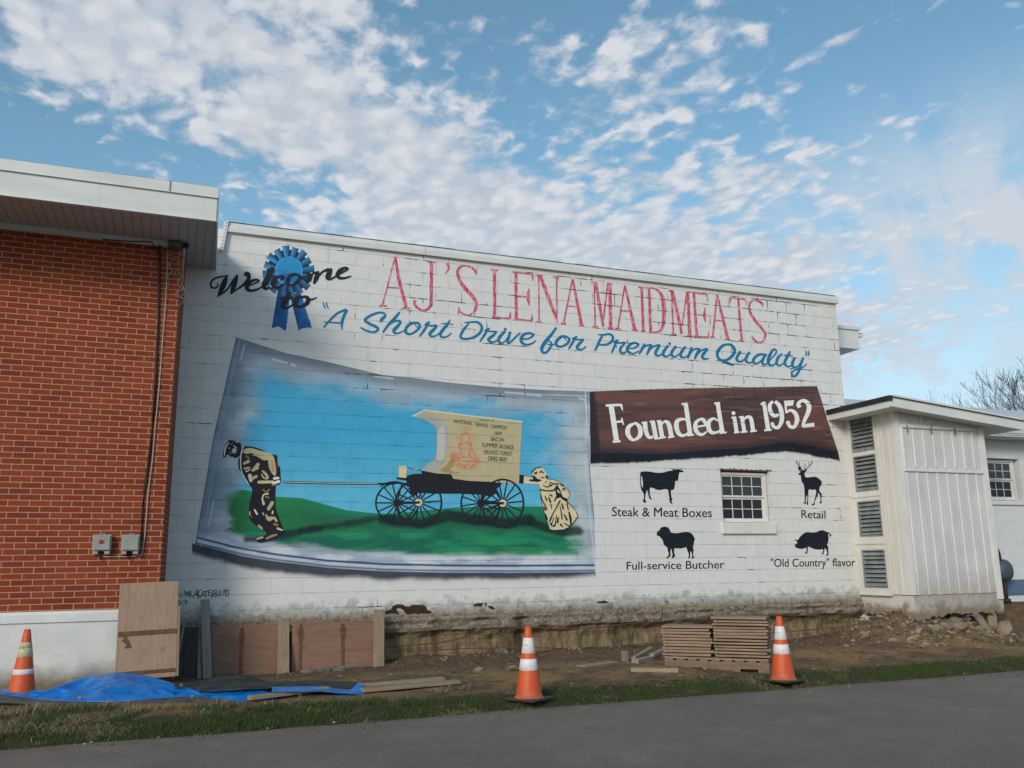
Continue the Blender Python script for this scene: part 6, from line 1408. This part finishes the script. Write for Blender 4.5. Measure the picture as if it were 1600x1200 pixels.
for k in range(9):
    m = MB(); xk = .01 + k * (PW - .12) / 8; m.box(xk, xk + .10, -.004, .385, h + .0005, h + .02); m.obj('deck_board', WPAL, pal)
basez = -.965 + h + .021
W_FORM = m_wood('weathered_form_panel', (.19, .135, .095, 1), (.40, .295, .205, 1), (1, 14, 14), stain=(.09, .06, .045, 1))
LAB_L = 'weathered wooden panel inside the lower left stack on the pallet'; LAB_R = 'weathered wooden panel inside the taller right stack on the pallet'
def stack(x0, w, n, th, lab, labtop, labbot, grp, seed):
    q = random.Random(seed)
    for k in range(n):
        hh_ = th * q.uniform(.50, .80); m = MB(); ns = 6; bow, tw = q.uniform(-.006, .004), q.uniform(-.004, .004); e0, e1 = q.uniform(-.02, .012), q.uniform(-.012, .02)
        for j in range(ns):
            xa, xb = e0 + (w - e0 + e1) * j / ns, e0 + (w - e0 + e1) * (j + 1) / ns; za, zb = [bow * (1 - (2 * u_ - 1) ** 2) * .6 + tw * (u_ - .5) for u_ in (j / ns, (j + 1) / ns)]
            fa, fb = q.uniform(-.003, .003), q.uniform(-.003, .003)
            m.mesh([(xa, 0, za), (xb, 0, zb), (xb, .34, zb), (xa, .34, za), (xa, 0, za + hh_), (xb, 0, zb + hh_), (xb, .34, zb + hh_), (xa, .34, za + hh_)], [(0, 3, 2, 1), (4, 5, 6, 7), (0, 1, 5, 4), (2, 3, 7, 6)] + ([(3, 0, 4, 7)] if j == 0 else []) + ([(1, 2, 6, 5)] if j == ns - 1 else []))
        o = m.obj('form_panel', W_FORM); tag(o, labtop if k == n - 1 else labbot if k == 0 else lab, 'panel', grp)
        dx, dyy, rz = q.uniform(-.012, .012), q.uniform(-.012, .012), q.uniform(-.008, .008)
        lx = x0 + dx; o.location = (PA.x + px_ax.x * lx - px_ax.y * dyy, PA.y + px_ax.y * lx + px_ax.x * dyy, basez + k * th); o.rotation_euler = (0, 0, ang + rz)
stack(-.012, PW * .475, 11, .0375, LAB_L, 'topmost wooden panel of the lower left stack on the pallet', 'bottom wooden panel of the left stack resting on the pallet', 'panels in the left stack', 3)
stack(PW * .492, PW * .505, 14, .0375, LAB_R, 'topmost wooden panel of the taller right stack on the pallet', 'bottom wooden panel of the right stack resting on the pallet', 'panels in the right stack', 4)

# props and chunks under the annex
board('short wooden prop under the left front of the annex base', (1436.5, 960), (1441, 1000), -1.02, -1.12, .12, .09, W_GREY, name='prop', cat='prop', group='wooden props under the annex', tilt=-.4)
board('short wooden prop under the right end of the annex base', (1547.5, 957), (1553, 1000), -1.0, -1.10, .15, .09, W_TAN, name='prop', cat='prop', group='wooden props under the annex', tilt=-.4)
board('broken board slanting against the rubble beside the right prop', (1529, 964), (1547, 992), -1.02, -1.22, .13, .05, W_TAN, group='wooden props under the annex')
def chunk(label, px, py, r, flat, seed, mat):
    p = on(px, py, 1, -1.32); q = random.Random(seed); vs, fs = rock(q, r, flat); m = MB(); m.mesh(vs, fs); o = m.obj('concrete_chunk', mat); o.location = (p[0], -1.32, p[2]); tag(o, label, 'chunk', 'broken concrete chunks under the annex'); return o
chunk('pointed pale concrete chunk right of the left prop', 1464, 984, .13, .8, 1, ROCKM); chunk('small pale concrete chunk on top of the rubble', 1478, 977, .10, .7, 2, ROCKM); chunk('broad concrete slab piece in the middle of the rubble', 1500, 980, .20, .6, 3, ROCKM)
chunk('low pale chunk at the foot of the rubble', 1515, 994, .16, .6, 4, ROCKM); chunk('upright white chunk right of the right prop', 1570, 984, .13, 1.5, 5, ROCKM); chunk('round chunk left of the left prop', 1398, 1003, .12, .7, 6, ROCKM)
DRK = simple('dark_slate', (.03, .035, .045, 1), (.08, .09, .105, 1), 6, .6, .4)
chunk('dark slate coloured fragment on the dirt at far right', 1578, 1001, .15, .45, 7, DRK); chunk('black hollow scrap lying between the props', 1466, 993, .13, .8, 8, WIRE)
fw = thing('flower', 'small yellow flower by the blue base band at far right', 'flower', (13.55, -.4, -.45)); YEL = simple('yellow_petals', (.62, .36, .02, 1), (.72, .46, .03, 1), 12, .6, 0); ORG = simple('orange_flower_centre', (.5, .2, .02, 1), (.55, .25, .03, 1), 9, .6, 0); STEM = simple('flower_stem', (.04, .08, .02, 1), (.06, .11, .03, 1), 9, .7, 0)
m = MB(); m.tube([(0, 0, 0), (.01, 0, .08), (0, -.01, .15)], .006, 6); m.obj('stem', STEM, fw)
m = MB()
for k in range(10):
    t = 2 * math.pi * k / 10; m.mesh([(0, -.02, .16), (math.cos(t - .3) * .06, -.035, .16 + math.sin(t - .3) * .06), (math.cos(t) * .095, -.02, .16 + math.sin(t) * .095), (math.cos(t + .3) * .06, -.03, .16 + math.sin(t + .3) * .06)], [(0, 1, 2, 3)])
m.obj('petals', YEL, fw); m = MB(); m.tube([(0, -.025, .16), (0, -.075, .16)], [.03, .04], 10); m.obj('trumpet', ORG, fw)

# ------------------------------------------------------------------ blue tarp
def m_tarp(t):
    v = t.pos(); n = t.noise(t.scale(v, (2, 3, 3)), 2, 5, .6); n2 = t.noise(t.scale(v, (1, 6, 6)), 5, 4, .6)
    c = t.mix(t.rng(n, .3, .7), (.002, .115, .40, 1), (.006, .20, .60, 1))
    return {'Base Color': c, 'Normal': t.bump(t.math('ADD', n, t.math('MULTIPLY', n2, .5)), .45, .03)}
TARPB = material('blue_tarp', m_tarp, .30, spec=.5)
def m_tarpd(t):
    v = t.pos(); n = t.noise(t.scale(v, (2, 4, 4)), 2.5, 5, .65)
    return {'Base Color': t.mix(t.rng(n, .3, .7), (.018, .021, .023, 1), (.05, .058, .056, 1)), 'Normal': t.bump(n, .8, .03)}
TARPD = material('dark_tarp_side', m_tarpd, .55)
tarp = thing('tarp', 'crumpled blue tarp with a dark underside lying on the ground at left', 'tarp', (-1.2, -2.2, -.93), world_parts=True)
def ribbon(cols, name, mat, nsub=8, rows=14, wr=.02, seed=1, sag=None):
    """cols: (px, [(py, y)...]) photo heights of the sheet's lines at their true distance from the wall"""
    xs = [c[0] for c in cols]; K = len(cols[0][1]); X = np.linspace(xs[0], xs[-1], len(xs) * nsub)
    L = []
    for k in range(K):
        pyv = np.interp(X, xs, [c[1][k][0] for c in cols]); ker = np.ones(5) / 5; pyv = np.convolve(np.pad(pyv, 2, mode='edge'), ker, 'valid'); yv = np.interp(X, xs, [c[1][k][1] for c in cols])
        L.append(np.array([on(a_, b_, 1, c_) for a_, b_, c_ in zip(X, pyv, yv)]))
    G = []
    for k in range(K - 1):
        for j in range(rows):
            t = j / rows; G.append(L[k] * (1 - t) + L[k + 1] * t)
    G.append(L[-1]); G = np.array(G)
    rr_ = np.arange(G.shape[0])[:, None] / rows * np.ones((1, G.shape[1])); cc_ = np.arange(G.shape[1])[None, :] / nsub * np.ones((G.shape[0], 1))
    nz = fbm(cc_ * .55 + rr_ * .5, rr_ * 1.1 - cc_ * .2, seed, 2) - .5; rid = np.minimum(np.abs(fbm(cc_ * .55 - rr_ * .9, rr_ * .9 + cc_ * .35, seed + 9, 2) - .5), np.abs(fbm(cc_ * .35 + rr_ * 1.3, rr_ * .5 - cc_ * .45, seed + 19, 2) - .5)) * 2.2
    edge = np.minimum(rr_, rr_[-1, 0] - rr_); edge = np.clip(edge * 3, 0, 1)
    G[:, :, 2] += (nz * 1.5 - rid * 2.9 + .45) * wr * edge; G[:, :, 1] += nz * wr * 1.4 * edge
    nr, ncx = G.shape[:2]; idx = np.arange(nr * ncx).reshape(nr, ncx); F = np.stack([idx[:-1, :-1], idx[1:, :-1], idx[1:, 1:], idx[:-1, 1:]], -1).reshape(-1, 4)
    m = MB(); m.v = [tuple(p) for p in G.reshape(-1, 3)]; m.f = [tuple(f) for f in F.tolist()]; m.c = [None] * len(m.f); o = m.obj(name, mat, tarp, True)
    md = o.modifiers.new('thickness', 'SOLIDIFY'); md.thickness = .004; md.offset = -1
    return o
BL = [(-60, 1077, 1081, 1096), (0, 1078, 1084, 1098), (50, 1080.5, 1091, 1101), (75, 1078, 1094, 1102.5), (100, 1068, 1095, 1104), (130, 1058.5, 1096, 1105), (165, 1052, 1096.5, 1105), (190, 1050, 1096, 1102.5), (220, 1053.5, 1093.5, 1099.5), (250, 1061, 1090.5, 1097.5), (280, 1070, 1088.5, 1098), (310, 1078.5, 1088, 1099), (340, 1078, 1092, 1097), (370, 1075, 1096.5, 1098), (400, 1073.5, 1098.5, 1099.5), (430, 1072.5, 1097, 1098.5)]
def fy(px): return float(np.interp(px, [-60, 0, 150, 380, 560], [-1.75, -1.95, -2.25, -2.62, -2.62]))
ribbon([(p, [(t_, fy(p) + .22 + .55 * max(0, (1082 - t_)) / 32), (t_ + (b_ - t_) * .45, fy(p) + .14 + .2 * max(0, (1082 - t_)) / 32), (b_, fy(p) - .03)]) for p, t_, b_, c_ in BL], 'blue_sheet', TARPB, rows=22, nsub=14, wr=.040, seed=3)
ribbon([(p, [(b_ - .3, fy(p) - .015), (c_ + 1.0, fy(p) - .035)]) for p, t_, b_, c_ in BL], 'dark_hem', TARPD, rows=6, wr=.012, seed=7)
ribbon([(p, [(t_, fy(p) + .25), ((t_ + b_) / 2, fy(p) + .12), (b_, fy(p) - .02)]) for p, t_, b_ in ((425, 1073, 1081), (470, 1072, 1080.5), (500, 1072, 1080), (530, 1076, 1083), (550, 1078, 1083.5), (558, 1066, 1084.5), (566, 1064.5, 1084), (570, 1069, 1084.5))], 'blue_edge', TARPB, rows=6, wr=.008, seed=5)
ribbon([(p, [(t_, fy(p) + .05), (b_, fy(p) - .07)]) for p, t_, b_ in ((425, 1089, 1098), (450, 1093, 1098), (480, 1092, 1096), (520, 1087, 1090), (552, 1083.5, 1085))], 'blue_hem', TARPB, rows=4, wr=.004, seed=6)
ribbon([(p, [(t_, fy(p) + .62), ((t_ + b_) / 2 - 1, fy(p) + .42), (b_ + 2.5, fy(p) + .2)]) for p, t_, b_ in ((272, 1067, 1070), (300, 1066, 1076), (325, 1061, 1078), (345, 1056, 1077), (378, 1055.5, 1074.5), (400, 1058, 1074), (415, 1063, 1073), (426, 1065.5, 1072.5), (450, 1064, 1072), (490, 1064, 1072), (530, 1064.5, 1076), (557, 1066, 1079))], 'dark_side', TARPD, rows=10, wr=.016, seed=9)
m = MB()
for (px, py) in ((124, 1090), (300, 1088.2), (165, 1054.5), (283, 1071), (416, 1075)):
    p = Vector(on(px, py, 1, fy(px) + (.0 if py > 1080 else .3) - .035)); 
    for k in range(12):
        t0, t1 = 2 * math.pi * k / 12, 2 * math.pi * (k + 1) / 12
        m.quad(*[p + Vector((math.cos(t) * r_, -.004, math.sin(t) * r_)) for t, r_ in ((t0, .016), (t1, .016), (t1, .008), (t0, .008))])
m.obj('grommets', LOUV, tarp)
rag_ = thing('plastic_scrap', 'crumpled pale plastic sheet under the plywood beside the second tan post', 'plastic scrap', (0.0, 0, 0))
pp = on(502, 1054, 1, -.62); rag_.location = (pp[0], -.62, -.97); m = MB(); q = random.Random(4)
for k in range(3):
    vs, fs = rock(q, .15, .45); m.mesh([v + Vector((k * .16 - .16, q.uniform(-.04, .04), .05)) for v in vs], fs)
m.obj('folds', simple('pale_plastic', (.10, .10, .09, 1), (.19, .19, .17, 1), 8, .45, .6), rag_)
for ph, lab in (((748, 1047), 'pale limestone lump on the sand strip left of the middle cone'), ((800, 1046), 'pale lumpy stone just behind the middle cone')):
    p = on(*ph, 2, -.90); vs, fs = rock(random.Random(ph[0]), .09, .7); m = MB(); m.mesh(vs, fs); o = m.obj('stone', ROCKM); o.location = p; tag(o, lab, 'stone', 'pale stones near the middle cone')
